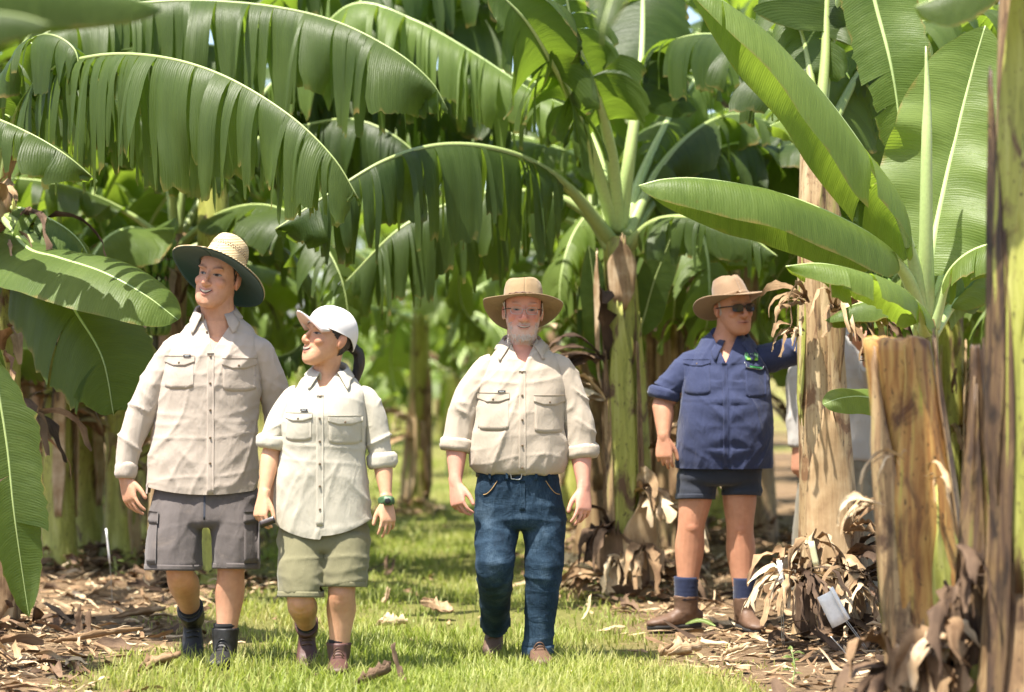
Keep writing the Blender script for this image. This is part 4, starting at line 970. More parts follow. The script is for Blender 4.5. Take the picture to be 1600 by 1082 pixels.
class Person:
    def __init__(s, px, D, label, voxel_size=.0046, skin=(.50, .27, .16)):
        s.D = D; s.root = empty('person', (P(px, 560, D).x, D, 0)); tag(s.root, label, 'person')
        s.o = s.root.location.copy(); s.vs = voxel_size; s.skin = np.array(skin); s.parts = []; s.S = F / D; s.knees = []; s.browz, s.browr, s.browa, s.browc = .030, 1.0, .8, (.035, .02, .013)
    def J(s, px, py, dy=0.0): return np.array(P(px, py, s.D + dy) - s.o)
    def add(s, name, me, mt, parent=None): return add(name, me, mt, parent or s.root)
    # -- head
    def head(s, px, py, dy, yaw, pitch, roll, hs, **kw):
        c = Vector(s.J(px, py, dy))
        s.Mh = Matrix.Translation(c) @ Matrix.Rotation(R(yaw), 4, 'Z') @ Matrix.Rotation(R(roll), 4, 'Y') @ Matrix.Rotation(R(-pitch), 4, 'X') @ Matrix.Scale(hs, 4)
        s.hs = hs; pr, s.up_, s.lo_ = head_parts(**kw)
        M = np.array(s.Mh)
        for v, f in pr: s.parts.append((v @ M[:3, :3].T + M[:3, 3], f))
    def hp(s, x, y, z): return np.array(s.Mh @ Vector((x, y, z)))
    def neck(s, base, r0, r1):
        a = s.hp(0, .022, -.03); b = s.hp(0, .02, -.075)
        s.parts.append(limb([a, b, np.array(base) * .5 + b * .5, base], [r1 * .95, r1, r1 * 1.02, r0], m=14))
    # -- torso rings given in photo pixels: (py, px_left, px_right, dy, half depth, exponent)
    def rings(s, spec, shrink=0.0):
        out = []
        for i, (py, a, b, dy, ry, ex) in enumerate(spec):
            sh0 = shrink; shrink = sh0 * (2.2 if i < 2 else 1)
            A, B = s.J(a, py, dy), s.J(b, py, dy); out.append((0, 0, A[2], A[0] + shrink, B[0] - shrink, dy, ry - shrink, ex)); shrink = sh0
        C = spline(out, 44); return [(c[3], c[4], c[5], c[6], c[2], c[7]) for c in C]
    def finish_body(s, colour_fn=None, it=2):
        V, Q = voxel(s.parts, s.vs, it, .5)
        Mi = np.array(s.Mh.inverted()); L = V @ Mi[:3, :3].T + Mi[:3, 3]
        hw = (np.linalg.norm(L, axis=1) < .17)
        # eye sockets and mouth corners
        fwd = np.array(s.Mh.to_3x3() @ Vector((0, 1, 0)))
        d = np.zeros(len(V))
        for k in (-1, 1):
            d += .0085 * np.exp(-((L[:, 0] - k * .031) / .017) ** 2 - ((L[:, 2] - .010) / .0105) ** 2)
            d += .0035 * np.exp(-((L[:, 0] - k * .032) / .006) ** 2 - ((L[:, 2] + .055) / .006) ** 2)
        d *= hw * (L[:, 1] < -.045)
        V = V + fwd * d[:, None]
        L = V @ Mi[:3, :3].T + Mi[:3, 3]
        col = np.tile(s.skin, (len(V), 1)); x, y, z = L.T; fr = hw & (y < -.03)
        g = lambda cx, cz, sx, sz: np.exp(-((x - cx) / sx) ** 2 - ((z - cz) / sz) ** 2) * fr
        red = .55 * (g(.043, -.022, .022, .018) + g(-.043, -.022, .022, .018) + g(0, -.026, .016, .014)) * s.blush
        ear = hw * (np.abs(x) > .072) * (np.abs(z) < .045) * (y > -.02) * .35
        red = np.clip(red + ear, 0, 1)[:, None]
        col = col * (1 - red) + col * np.array([1.02, .66, .60]) * red
        col = col * (1 + .10 * fbm(V * 9, 77, 3) + .07 * vnoise(V * 38, 78))[:, None] * np.array([1, .985, .97])
        kn = np.zeros(len(V))
        for kc in s.knees: kn += np.exp(-(np.linalg.norm(V - kc, axis=1) / .055) ** 2)
        kn = np.clip(kn, 0, 1)[:, None] * .35; col = col * (1 - kn) + col * np.array([.92, .72, .66]) * kn
        lip = np.zeros(len(V))
        for cv, w in ((s.up_, .0048), (s.lo_, .0062)):
            zz = np.interp(x, cv[:, 0], cv[:, 2]); lip = np.maximum(lip, np.exp(-((z - zz) / w) ** 4) * (np.abs(x) < .030) * (fr & (y < -.07)))
        lip = (lip * s.lips)[:, None]
        col = col * (1 - lip) + np.array([.42, .15, .12]) * lip
        bz = s.browz + .007 * np.sin((np.abs(x) - .012) / .042 * 2.4)
        bw = np.exp(-((z - bz) / (.0036 * s.browr)) ** 2) * sst(.008, .016, np.abs(x)) * (1 - sst(.040, .053, np.abs(x))) * fr * s.browa
        bw = (bw * (.8 + .2 * vnoise(L * 300, 2)))[:, None]
        col = col * (1 - bw) + np.array(s.browc) * bw
        if colour_fn is not None: col = colour_fn(col, L, V, hw)
        s.bodyV, s.bodyQ = V, Q; s.bvh = bvh_of(V, Q)
        s.body = s.add('body', np_mesh('body', V, Q, col=col), M_SKIN)
        return V, Q
    def face(s, x, z, off=.001, y0=-.3):
        """point on the face, off metres proud of it"""
        o = s.Mh @ Vector((x, y0, z)); d = (s.Mh.to_3x3() @ Vector((0, 1, 0))).normalized()
        h = s.bvh.ray_cast(o, d)
        if h[0] is None: return s.hp(x, -.08, z)
        return np.array(h[0] - d * off)
    def features(s, iris=(.07, .04, .02), brow=M_HAIRB, gaze=(0, 0), browr=.0032, open_=1.0, teeth=True, lids=.0050, browz=.029):
        hs = s.hs
        for k in (-1, 1):
            ex, ez = k * .0315, .0095; n, m = 19, 9; u = np.linspace(-1, 1, n); v = np.linspace(-1, 1, m)
            base = s.face(ex, ez, 0); G = np.zeros((n, m, 3)); C = np.zeros((n, m, 3))
            f = np.array(s.Mh.to_3x3() @ Vector((0, -1, 0))).astype(float)
            for i in range(n):
                hh = lids * (1 - u[i] ** 2) ** .7 + 1e-4
                for j in range(m):
                    x, z = ex + .0158 * u[i], ez + hh * v[j] + .0012 * u[i] * k
                    p = s.face(x, z, .0012 * hs); G[i, j] = p + f * .0035 * (1 - u[i] ** 2) * (1 - v[j] ** 2) / hs * hs
                    r = math.hypot(x - ex - gaze[0] * .006, (z - ez - gaze[1] * .004))
                    C[i, j] = (.008, .006, .005) if r < .0026 else iris if r < .0070 else (.27, .24, .21)
            Q = grid_faces(n, m); s.add('eye', np_mesh('eye', G.reshape(-1, 3), Q, col=C.reshape(-1, 3)), M_EYE, s.body)
            lash = [s.face(ex + .0155 * t, ez + lids * (1 - t * t) ** .7 + .0012 * t * k, .0025 * hs) for t in np.linspace(-1, 1, 9)]
            s.add('eyelash', np_mesh('eyelash', *tube(lash, (.0009 * hs), 6)), M_HAIRB if brow is not M_BROWW else M_BROWW, s.body)
        # mouth: dark gap with teeth
        x = np.linspace(-.0265, .0265, 15); zu = np.interp(x, s.up_[:, 0], s.up_[:, 2]) - .0022; zl = np.interp(x, s.lo_[:, 0], s.lo_[:, 2]) + .0028
        zl = np.minimum(zl, zu - .0012)
        for nm, k0, k1, mt, off in (('mouth', 0, 1, M_MOUTH, .0012), ('teeth', 0, .62, M_TOOTH, .0022)):
            if nm == 'teeth' and not teeth: continue
            xx = x if nm == 'mouth' else x * .88
            G = np.array([[s.face(a, zu_ + (zl_ - zu_) * t, off * hs) for t in np.linspace(k0, k1, 4)] for a, zu_, zl_ in zip(xx, zu, zl)])
            s.add(nm, np_mesh(nm, *shell(G[:, ::-1], .001)), mt, s.body)
    def hair_shell(s, mask, mt, off=.010, seed=0, name='hair', rag=.006):
        S = spline([(0, 0, z, hw, yf, yb) for z, hw, yf, yb in HEADR], 130); n = 160; a = np.linspace(0, 2 * np.pi, n + 1)
        c, q = np.cos(a), np.sin(a); c, q = np.sign(c) * np.abs(c) ** (2 / 2.25), np.sign(q) * np.abs(q) ** (2 / 2.25)
        G = np.stack([S[:, 3:4] * c, (S[:, 4:5] + S[:, 5:6]) / 2 + (S[:, 5:6] - S[:, 4:5]) / 2 * q, np.repeat(S[:, 2:3], n + 1, 1)], -1)
        ctr = np.array([0, .01, 0]); d = nrm(G - ctr)
        G2 = G + d * (off + rag * vnoise(G * np.array([120, 120, 30]), seed)[..., None] + .006 * vnoise(G * 25, seed + 1)[..., None])
        Q = grid_faces(len(S), n + 1); cen = G.reshape(-1, 3)[Q].mean(1)
        nz = vnoise(cen * np.array([260, 260, 60]), seed + 5) * .006
        keep = np.array([mask(p[0], p[1], p[2] + e) for p, e in zip(cen, nz)]); Q = Q[keep]
        M = np.array(s.Mh); V = G2.reshape(-1, 3) @ M[:3, :3].T + M[:3, 3]
        u, inv = np.unique(Q, return_inverse=True)
        s.add(name, np_mesh(name, V[u], inv.reshape(-1, 4)), mt, s.body)
    # -- garments
    def garment(s, name, parts, mt, size=.009, it=5, cut=None, post=None, wr=None, trims=None, parent=None):
        V, Q = voxel(parts, size, it)
        if wr is not None: V = V + normals(V, Q) * wr(V)[:, None]
        if cut is not None: V, Q = carve(V, Q, cut)
        if trims: V, Q = trim(V, Q, trims)
        if post is not None: V = post(V)
        o = s.add(name, np_mesh(name, V, Q), mt, parent); s.last = (V, Q if isinstance(Q, list) else [Q]); return o, bvh_of(V, Q)
    def sleeves(s, o, sl, mt, wf):
        A = [s.last]
        for k in sl: s.garment('sleeve', [k], mt, .008, 3, wr=lambda V: wf(V) - .006, parent=o); A.append(s.last)
        V, Fs = merge(A); return bvh_of(V, Fs)
    def patch(s, name, bvh, x0, x1, zt, zb, mt, parent, n=13, m=7, off=.004, th=.005):
        """cloth piece laid on the front of a garment; zt, zb functions of u in 0..1 giving heights"""
        G = np.zeros((n, m, 3)); last = None
        for i, u in enumerate(np.linspace(0, 1, n)):
            for j, v in enumerate(np.linspace(0, 1, m)):
                x = x0 + (x1 - x0) * u; z = zt(u) + (zb(u) - zt(u)) * v
                h = bvh.ray_cast(Vector((x, -1.5, z)), Vector((0, 1, 0)))
                y = h[0].y if h[0] is not None and h[0].y < .2 else (last if last is not None else -.1); last = y
                G[i, j] = (x, y - off, z)
        Gi = G + np.array([0, th, 0]); a = n * m; Q = grid_faces(n, m)
        b = [[i * m for i in range(n)], [i * m + m - 1 for i in range(n)], list(range(m)), [(n - 1) * m + j for j in range(m)]]; S = []
        for e in b: S += [[p, q, q + a, p + a] for p, q in zip(e[:-1], e[1:])]
        return s.add(name, np_mesh(name, np.vstack([G.reshape(-1, 3), Gi.reshape(-1, 3)]), [Q[:, ::-1], Q + a, np.array(S)]), mt, parent)
    def button(s, bvh, x, z, parent, mt=None, r=.0055):
        h = bvh.ray_cast(Vector((x, -1.5, z)), Vector((0, 1, 0)))
        if h[0] is None: return
        y = h[0].y - .006
        V, Fs = loft(np.array([(x, y + .005, z), (x, y, z), (x, y - .002, z), (x, y - .0021, z)]), [r, r, r * .85, r * .5], [r, r, r * .85, r * .5], (1, 0, 0), 12)
        s.add('button', np_mesh('button', V, Fs), mt or M_BUTTON, parent)
    def collar(s, bvh, c, rx, ry, mt, parent, phi0=24, drop=.055, spread=.035, fall=.05, tip=.035, tilt=0.0):
        """folded shirt collar round the neck; c is the neck centre at the height of the collar's back"""
        ph = np.radians(np.linspace(phi0, 360 - phi0, 61)); n = len(ph); m = 7; G = np.zeros((n, m, 3))
        for i, p in enumerate(ph):
            f = (1 + math.cos(p)) / 2; sn, cs = math.sin(p), math.cos(p)
            edge = math.exp(-((min(p, 2 * math.pi - p) - math.radians(phi0)) / .35) ** 2)
            z0 = c[2] - drop * f; a = np.array([c[0] + rx * sn, c[1] - ry * cs, z0])
            topo = np.array([c[0] + (rx + .006) * sn, c[1] - (ry + .006) * cs, z0 + .006])
            fl = fall + tip * edge; out = spread + .012 * edge
            b = np.array([c[0] + (rx + out) * sn + .028 * edge * np.sign(sn), c[1] - (ry + out) * cs, z0 - fl])
            h = bvh.find_nearest(Vector(b)); 
            if h[0] is not None:
                q = np.array(h[0]) + np.array(h[1]) * .006
                b = q if np.linalg.norm(q - b) < .09 else b
            lowin = a - np.array([0, 0, .03])
            G[i, 0] = lowin; G[i, 1] = a; G[i, 2] = topo
            for j, t in enumerate((.3, .6, .85, 1.0)):
                p3 = topo * (1 - t) + b * t
                hh = bvh.find_nearest(Vector(p3))
                if hh[0] is not None:
                    dv = p3 - np.array(hh[0]); dd = dv @ np.array(hh[1])
                    if dd < .006: p3 = p3 + np.array(hh[1]) * (.006 - dd)
                G[i, 3 + j] = p3
        return s.add('collar', np_mesh('collar', *shell(G, -.003)), mt, parent)
    def shirt_front(s, bvh, o, mt, xm, ztop, zbot, pockets, buttons, placket=.016, tag_at=None):
        """pockets: list of (x0, x1, z_top, flap, pocket_height)"""
        s.patch('placket', bvh, xm - placket, xm + placket, lambda u: ztop, lambda u: zbot, mt, o, 5, 30, .003, .004)
        for z in buttons: s.button(bvh, xm, z, o)
        for x0, x1, zt, fl, ph in pockets:
            if ph: s.patch('pocket', bvh, x0 + .004, x1 - .004, lambda u: zt - .01, lambda u: zt - ph + .012 * abs(2 * u - 1) ** 4, mt, o, 11, 9, .0024, .004)
            if fl:
                s.patch('pocket_flap', bvh, x0, x1, lambda u: zt, lambda u: zt - fl * (.62 + .38 * min(1, 3.2 * min(u, 1 - u))), mt, o, 17, 6, .006, .005)
                s.button(bvh, (x0 + x1) / 2, zt - fl * .68, o)
        if tag_at:
            x, z, w, h = tag_at
            t = s.patch('woven_label', bvh, x - w / 2, x + w / 2, lambda u: z + h / 2, lambda u: z - h / 2, M_TAGD, o, 5, 3, .010, .004)
    def text(s, txt, bvh, x, z, h, mt, parent, name='lettering', off=.0125):
        cu = bpy.data.curves.new('t', 'FONT'); cu.body = txt; cu.size = h; cu.align_x = 'CENTER'; cu.extrude = .0004
        ob = bpy.data.objects.new('t', cu); WORK.collection.objects.link(ob)
        me = bpy.data.meshes.new_from_object(evaluated(ob)); bpy.data.objects.remove(ob)
        V, Fs = arrays(me); hh = bvh.ray_cast(Vector((x, -1.5, z)), Vector((0, 1, 0))); y = hh[0].y - off if hh[0] is not None else -.2
        n3 = hh[1]; ang = math.atan2(n3.x, -n3.y)
        W = np.stack([x + V[:, 0] * math.cos(ang), y + V[:, 0] * math.sin(ang) - V[:, 2], z + V[:, 1] - h * .35], 1)
        s.add(name, np_mesh(name, W, Fs, smooth=False), mt, parent); bpy.data.meshes.remove(me)
    def cuff(s, pts, r, mt, parent, name='rolled_cuff', flat=1.0, seed=0, ref=(1, 0, 0)):
        if name == 'hem': return s.hem(pts, r, mt, parent, seed)
        """rolled or buttoned cuff: a short thick ring along pts"""
        C = spline(pts, 7); k = np.array([.9, 1.06, 1.1, 1.08, 1.1, 1.04, .93]); V, Fs = loft(C, r * k, r * k * flat, ref, 30)
        V = V + .004 * vnoise(V * 45, seed)[:, None] * nrm(V - C.mean(0)); return s.add(name, np_mesh(name, V, Fs), mt, parent)
    def hem(s, pts, r, mt, parent, seed):
        """flat doubled hem round a trouser leg, open inside"""
        C = spline(pts, 4); n = 41; a = np.linspace(0, 2 * np.pi, n); wv = 1 + .02 * np.sin(a * 3 + seed) + .012 * np.sin(a * 5 + 2 * seed)
        G = np.stack([np.stack([c[0] + r * wv * np.cos(a), c[1] + r * wv * np.sin(a), c[2] + .004 * np.sin(a * 2 + seed)], 1) for c in C], 1)
        return s.add('hem', np_mesh('hem', *shell(G, .004)), mt, parent)
    # -- footwear
    def boot(s, ank, yaw, pitch, mt, size=1.0, shaft=.10, laces=True, sock=None, sockh=.05, sockr=.046, top=None, name='boot'):
        ank = np.array(ank, float); y, p = R(yaw), R(pitch)
        fh = np.array([math.sin(y), -math.cos(y), 0]); z = np.array([0, 0, 1.]); f = fh * math.cos(p) - z * math.sin(p); u = z * math.cos(p) + fh * math.sin(p); l = np.cross(u, f)
        org = ank - u * .09 * size
        X = lambda A: org + (np.asarray(A)[:, 0:1] * f + np.asarray(A)[:, 1:2] * l + np.asarray(A)[:, 2:3] * u) * size
        K = np.array([(-.078, .022, .02, .06), (-.066, .031, .012, .085), (-.03, .036, .01, .105), (.02, .037, .01, .108), (.06, .040, .01, .088), (.10, .046, .01, .070), (.145, .047, .01, .060), (.18, .040, .012, .050), (.2, .026, .014, .040), (.208, .012, .016, .03)])
        K = spline(np.c_[K[:, 0], K[:, 0] * 0, K[:, 0] * 0, K[:, 1:]], 26)
        C = np.stack([K[:, 0], 0 * K[:, 0], (K[:, 4] + K[:, 5]) / 2], 1)
        V, Fs = loft(C, K[:, 3], (K[:, 5] - K[:, 4]) / 2, (0, 1, 0), 20, 2.4)
        axis = (top - ank) if top is not None else u
        parts = [(X(V), Fs)]
        S = [org + u * .06 * size, ank, ank + nrm(np.array(axis)) * shaft * .6, ank + nrm(np.array(axis)) * shaft]
        parts.append(limb(S, [.046 * size, .050 * size, .053 * size, .056 * size], ref=l, flat=1.15, m=12))
        V, Q = voxel(parts, .006, 4); V = V + normals(V, Q) * (.0022 * fbm(V * 28, 3))[:, None]
        o = s.add(name, np_mesh(name, V, Q), mt)
        V, Fs = loft(np.c_[np.r_[-.078, -.072, K[3:-3, 0], .200, .205], np.zeros(len(K) - 2), np.full(len(K) - 2, .012)], np.r_[.012, .024, K[3:-3, 3] - .001, .016, .006], .0125, (0, 1, 0), 16, 4.0)
        s.add('sole', np_mesh('sole', X(V), Fs), M_SOLE, o)
        if laces:
            for k in range(6):
                q = .085 - .017 * k; h = .083 + .012 * k + (.012 * max(0, k - 2)); A = [(q, -.024, h - .012), (q + .008, -.01, h + .008), (q + .006, .01, h + .008), (q - .002, .024, h - .012)]
                s.add('lace', np_mesh('lace', *tube(X(A), .003 * size, 6)), M_BLACK if mt is M_BLACKL else M_BROWNL, o)
        if sock is not None:
            a = ank + nrm(np.array(axis)) * (shaft - .02); b = ank + nrm(np.array(axis)) * (shaft + sockh); V, Fs = limb([a, a * .5 + b * .5, b], [sockr, sockr, sockr * 1.05], ref=l, m=12, n=24, flat=1.08)
            V = V + .0015 * np.sin(V[:, 2:3] * 330) * nrm(V - (a + b) / 2); s.add('sock', np_mesh('sock', V, Fs), sock)
        return o
    # -- hats (all in head space)
    def hat(s, name, mt, zb, ax, ay, yc, H, R_, brimz, crown, tilt=0.0, roll=0.0, lining=None, th=.004, nphi=72):
        ph = np.linspace(0, 2 * np.pi, nphi + 1); rows = []
        for t in np.linspace(1, 0, 12):
            Rx, Ry = R_(ph); rows.append(np.stack([(ax + (Rx - ax) * t) * np.sin(ph), yc - (ay + (Ry - ay) * t) * np.cos(ph), zb + brimz(ph, t)], 1))
        nb = len(rows)
        for t in np.linspace(.04, 1, 18):
            k, zt = crown(ph, t); X = ax * k * np.sin(ph); Y = yc - ay * k * np.cos(ph); rows.append(np.stack([X, Y, zb + zt], 1))
        G = np.stack(rows, 0)
        Mt = s.Mh @ Matrix.Translation((0, 0, zb)) @ Matrix.Rotation(R(-tilt), 4, 'X') @ Matrix.Rotation(R(roll), 4, 'Y') @ Matrix.Translation((0, 0, -zb))
        M = np.array(Mt); W = G @ M[:3, :3].T + M[:3, 3]
        o = s.add(name, np_mesh(name, *shell(W, th)), mt)
        if lining is not None:
            Gl = G[:nb].copy(); Gl[..., 2] -= .007; Gl[0, :, :2] *= .995; Wl = Gl @ M[:3, :3].T + M[:3, 3]
            s.add('brim_lining', np_mesh('brim_lining', *shell(Wl, .001)), lining, o)
        s.Mt = Mt; return o
def wrinkle(amp=.007, seed=0, xl=None, xr=None, horiz=.3, vf=11.0):
    """elongated drape and tension creases; horiz mixes in cross folds"""
    def rot(V, a):
        c, q = math.cos(a), math.sin(a); return V @ np.array([[c, 0, q], [0, 1, 0], [-q, 0, c]]).T
    def ridge(W, sc, sd, e=3.0): return (1 - np.abs(vnoise(W * np.array(sc), sd))) ** e - 1 / (1 + e)
    def both(W, sc, sd): return .55 * ridge(W, sc, sd, 1.6) + .75 * ridge(W, sc, sd + 40, 7)
    def f(V):
        V = V + .04 * np.stack([vnoise(V * 5, seed), 0 * V[:, 0], vnoise(V * 5, seed + 9)], 1)
        m = sst(-.35, .35, vnoise(V * 2.6, seed + 11))
        t = both(rot(V, .32), (vf, vf * .6, 1.7), seed + 1) * m + both(rot(V, -.36), (vf * 1.1, vf * .6, 1.7), seed + 2) * (1 - m)
        d = both(rot(V, .8), (2.6, 4, 14), seed + 3) * (1 - m) + both(rot(V, -.75), (2.6, 4, 14), seed + 4) * m
        h = both(V, (2.2, 3, 17), seed + 5)
        if xl is None: return 1.25 * amp * (.8 * t + .45 * d + horiz * h)
        w = np.maximum(sst(0, .05, xl(V[:, 2]) - V[:, 0]), sst(0, .05, V[:, 0] - xr(V[:, 2])))
        q = both(rot(V, .55), (2.6, 3, 15), seed + 7) * m + both(rot(V, -.5), (2.6, 3, 14), seed + 8) * (1 - m) + .4 * both(V, (9, 9, 2.5), seed + 10)
        return 1.55 * amp * ((.8 * t + .45 * d + horiz * h) * (1 - w) + 1.1 * q * w)
    return f
def v_cutter(p, q, r, y1=.02):
    """triangular prism (apex p, top corners q, r as (x,z)) cutting from the front to y1"""
    V = [(a[0], -.6, a[1]) for a in (p, q, r)] + [(a[0], y1, a[1]) for a in (p, q, r)]
    return np.array(V, float), [[2, 1, 0], [3, 4, 5], [1, 4, 3, 0], [2, 5, 4, 1], [0, 3, 5, 2]]

def crown_prof(H, pts):
    tt, kk, zz = zip(*pts)
    def f(ph, t):
        return np.interp(t, tt, kk) + 0 * ph, H * np.interp(t, tt, zz) + 0 * ph
    return f
def leg_parts(s, hip, knee, ank, rt=.095, rk=.060, rc=.066, ra=.040):
    hip, knee, ank = map(np.array, (hip, knee, ank)); s.knees.append(knee + np.array([0, -rk, 0])); d = ank - knee; back = np.array([0, .02, 0])
    return [limb([hip, hip * .5 + knee * .5, knee, knee + d * .28 + back, knee + d * .62 + back * .5, ank, ank - np.array([0, 0, .04])], [rt, rt * .9, rk, rc, (rc + ra) / 2 * .96, ra, ra], m=40),
            ball(knee + np.array([0, -rk * .55, .0]), (rk * .62, rk * .5, rk * .75))]
def arm_parts(sh, el, wr, r=(.058, .046, .044, .030), ref=(1, 0, 0)):
    sh, el, wr = map(np.array, (sh, el, wr))
    return limb([sh, sh * .5 + el * .5, el, el * .7 + wr * .3, wr * .85 + el * .15, wr, wr + (wr - el) * .12], [r[0], r[0] * .92, r[1], r[1] * 1.03, r[3], r[3] * .85, r[3] * .5], ref=ref, m=34)
def low(s, py, x0=-9, x1=9, ztop=9):
    z = s.J(0, py)[2]; return (Vector((0, 0, z)), Vector((0, 0, -1)), lambda c: x0 < c.x < x1 and c.z < min(ztop, z + .05))
def xz(s, px, py):
    j = s.J(px, py, -.12); return (j[0], j[2])

# ================================================================ tall man in the straw hat
def tall_man():
    s = Person(335, 11.38, 'tall man in straw hat with green brim, stone shirt and charcoal cargo shorts', skin=(.60, .35, .22)); J = s.J
    s.blush, s.lips, s.browa, s.browr = .6, .6, .75, 1.1
    s.head(341, 437, -.015, -19, 7, 9, 1.2, jaw=1.03, smile=1.15, open_=1.25, nose=.9)
    s.neck(J(343, 520, .03), .096, .079)
    sp = [(775, 229, 402, 0, .135, 2.25), (740, 231, 403, 0, .135, 2.25), (700, 237, 403, 0, .135, 2.25), (650, 246, 402, 0, .135, 2.25), (600, 250, 407, 0, .14, 2.25), (560, 260, 409, .01, .14, 2.2), (535, 270, 406, .02, .12, 2.2), (520, 286, 396, .025, .10, 2.1), (508, 296, 390, .03, .095, 2.1), (498, 311, 374, .03, .085, 2), (490, 317, 368, .03, .078, 2)]
    s.parts.append(ring_loft(s.rings(sp, .026)))
    A = (J(290, 552, .02), J(222, 642, -.01), J(196, 748, -.05)); B = (J(390, 553, .02), J(434, 648, .08), J(430, 752, .10))
    s.parts += [arm_parts(*A), arm_parts(*B)]
    s.parts += hand_parts(A[2], J(208, 800, -.08) - A[2], (.75, -.65, 0), (.65, .75, 0), 1.12, (14, 24, 18))
    s.parts += hand_parts(B[2], J(427, 805, .08) - B[2], (-.75, -.65, 0), (-.65, .75, 0), 1.1, (25, 35, 25))
    l, r = (J(282, 790), J(281, 893, -.07), J(301, 964, .33)), (J(358, 790), J(361, 894, -.03), J(352, 1012, -.02))
    s.parts += leg_parts(s, *l, .085, .064, .074, .043) + leg_parts(s, *r, .085, .064, .070, .043)
    def colour(c, L, V, hw):
        x, y, z = L.T
        stub = np.clip(sst(-.035, -.075, z) * hw * (y < .01) * (np.abs(x) > .0) , 0, 1) * .30
        stub = stub * (np.exp(-((x) / .02) ** 2 - ((z + .064) / .012) ** 2) < .4)
        return c * (1 - stub[:, None]) + np.array([.30, .17, .11]) * stub[:, None]
    s.finish_body(colour)
    s.features(iris=(.05, .03, .02), gaze=(-.5, .3))
    s.hair_shell(lambda x, y, z: ((abs(x) > .055 and -.015 < z < .055 and y > -.038 + (.055 - z) * .55 and y < .02) or (y > .05 and -.045 < z < .03)), M_HAIRB, .003, 1, rag=.003)
    # shirt
    wf = wrinkle(.0085, 3, lambda z: np.interp(z, [.8, 1.3, 1.6], [J(240, 700)[0], J(250, 600)[0], J(262, 540)[0]]), lambda z: np.interp(z, [.8, 1.3], [J(408, 700)[0], J(412, 600)[0]]))
    xm = J(330, 600)[0]
    sl = [limb([J(306, 545, .02), J(278, 547, .02), J(252, 584, .01), J(222, 642, -.01), J(204, 692, -.03), J(197, 738, -.05)], [.068, .078, .078, .073, .064, .047], m=36), limb([J(374, 547, .02), J(400, 549, .02), J(422, 588, .04), J(434, 648, .08), J(432, 742, .10)], [.068, .078, .075, .066, .048], m=36)]
    def post(V):
        zb, zt = J(0, 775)[2], J(0, 745)[2]; f = np.clip((zt - V[:, 2]) / (zt - zb), 0, 1) * (np.abs(V[:, 0] - xm) < .29); V = V.copy()
        V[:, 2] += f * .03 * ((V[:, 0] - xm) / .26) ** 2; return V
    o, b = s.garment('shirt', [ring_loft(s.rings(sp))], M_SHIRT1, .0075, 4, v_cutter(xz(s, 332, 549), xz(s, 313, 480), xz(s, 374, 480), .03), post, wf, [low(s, 771, J(225, 700)[0], J(416, 700)[0], J(0, 745)[2])])
    z = lambda py: J(0, py, -.13)[2]; x = lambda px: J(px, 600, -.13)[0]
    b = s.sleeves(o, sl, M_SHIRT1, wf)
    s.shirt_front(b, o, M_SHIRT1, x(329), z(552), z(772), [(x(254), x(304), z(556), .048, .155), (x(347), x(399), z(560), .05, .155)], [z(p) for p in (557, 599, 641, 684, 724)], tag_at=(x(292), z(556), .035, .010))
    s.button(b, x(321), z(519), o)
    s.text('BISLEY', b, x(292), z(556), .008, M_WHITE, o)
    s.collar(b, np.array(s.hp(0, .03, -.115)) + [-.004, .016, .03], .088, .088, M_SHIRT1, o, 32, .065, .026, .055, .030)
    s.cuff([J(198, 722, -.045), J(196, 748, -.055)], .049, M_SHIRT1, o, 'cuff'); s.cuff([J(433, 730, .095), J(431, 750, .10)], .05, M_SHIRT1, o, 'cuff')
    # shorts
    rr = s.rings([(745, 246, 398, 0, .105, 2.25), (780, 238, 405, 0, .118, 2.25), (812, 231, 408, 0, .13, 2.25), (822, 240, 400, 0, .11, 2.25)])
    o, b = s.garment('cargo_shorts', [ring_loft(rr), limb([J(279, 795), J(273, 845, -.04), J(272, 889, -.06)], [.118, .128, .132], m=16), limb([J(362, 795), J(368, 845, -.03), J(370, 888, -.035)], [.115, .112, .110], m=16)], M_SHORT1, .009, 4, wr=wrinkle(.007, 13), trims=[low(s, 886, -9, J(322, 0)[0], J(0, 860)[2]), low(s, 884, J(322, 0)[0], 9, J(0, 860)[2])])
    for (px0, px1, side) in ((229, 246, -1), (382, 404, 1)):
        s.patch('cargo_pocket', b, x(px0), x(px1), lambda u: z(815), lambda u: z(880), M_SHORT1, o, 7, 9, .012, .016)
        s.patch('pocket_flap', b, x(px0) - .004, x(px1) + .004, lambda u: z(800), lambda u: z(818), M_SHORT1, o, 7, 4, .02, .010)
    s.patch('fly_seam', b, x(318), x(321), lambda u: z(772), lambda u: z(812), M_TAGD, o, 3, 8, .001, .003)
    for c_, rad in (((J(272, 880, -.058), J(272, 889, -.06)), .137), ((J(370, 878, -.035), J(370, 887, -.035)), .115)): s.cuff(c_, rad * .985, M_SHORT1, o, 'hem', 1.0, 5)
    s.boot(l[2], 8, 52, M_BLACKL, 1.18, .095, True, M_SOCKB, .025, .053, top=l[1]); s.boot(r[2] + [0, 0, .008], -4, -4, M_BLACKL, 1.18, .085, True, M_SOCKB, .02, .055)
    # hat
    h = s.hat('straw_hat', M_STRAW, .050, .083, .103, .010, .135, lambda ph: (.2 + 0 * ph, .205 + 0 * ph), lambda ph, t: -.020 * t ** 2 - .03 * t * t * sst(-.3, 1, -np.cos(ph)) + .004 * np.sin(3 * ph) * t, crown_prof(.135, [(0, 1, 0), (.55, .88, .66), (.75, .75, .88), (.9, .45, 1.0), (1, .02, 1.02)]), tilt=21, roll=5, lining=M_GREENC)
    M = np.array(s.Mt); holes = []
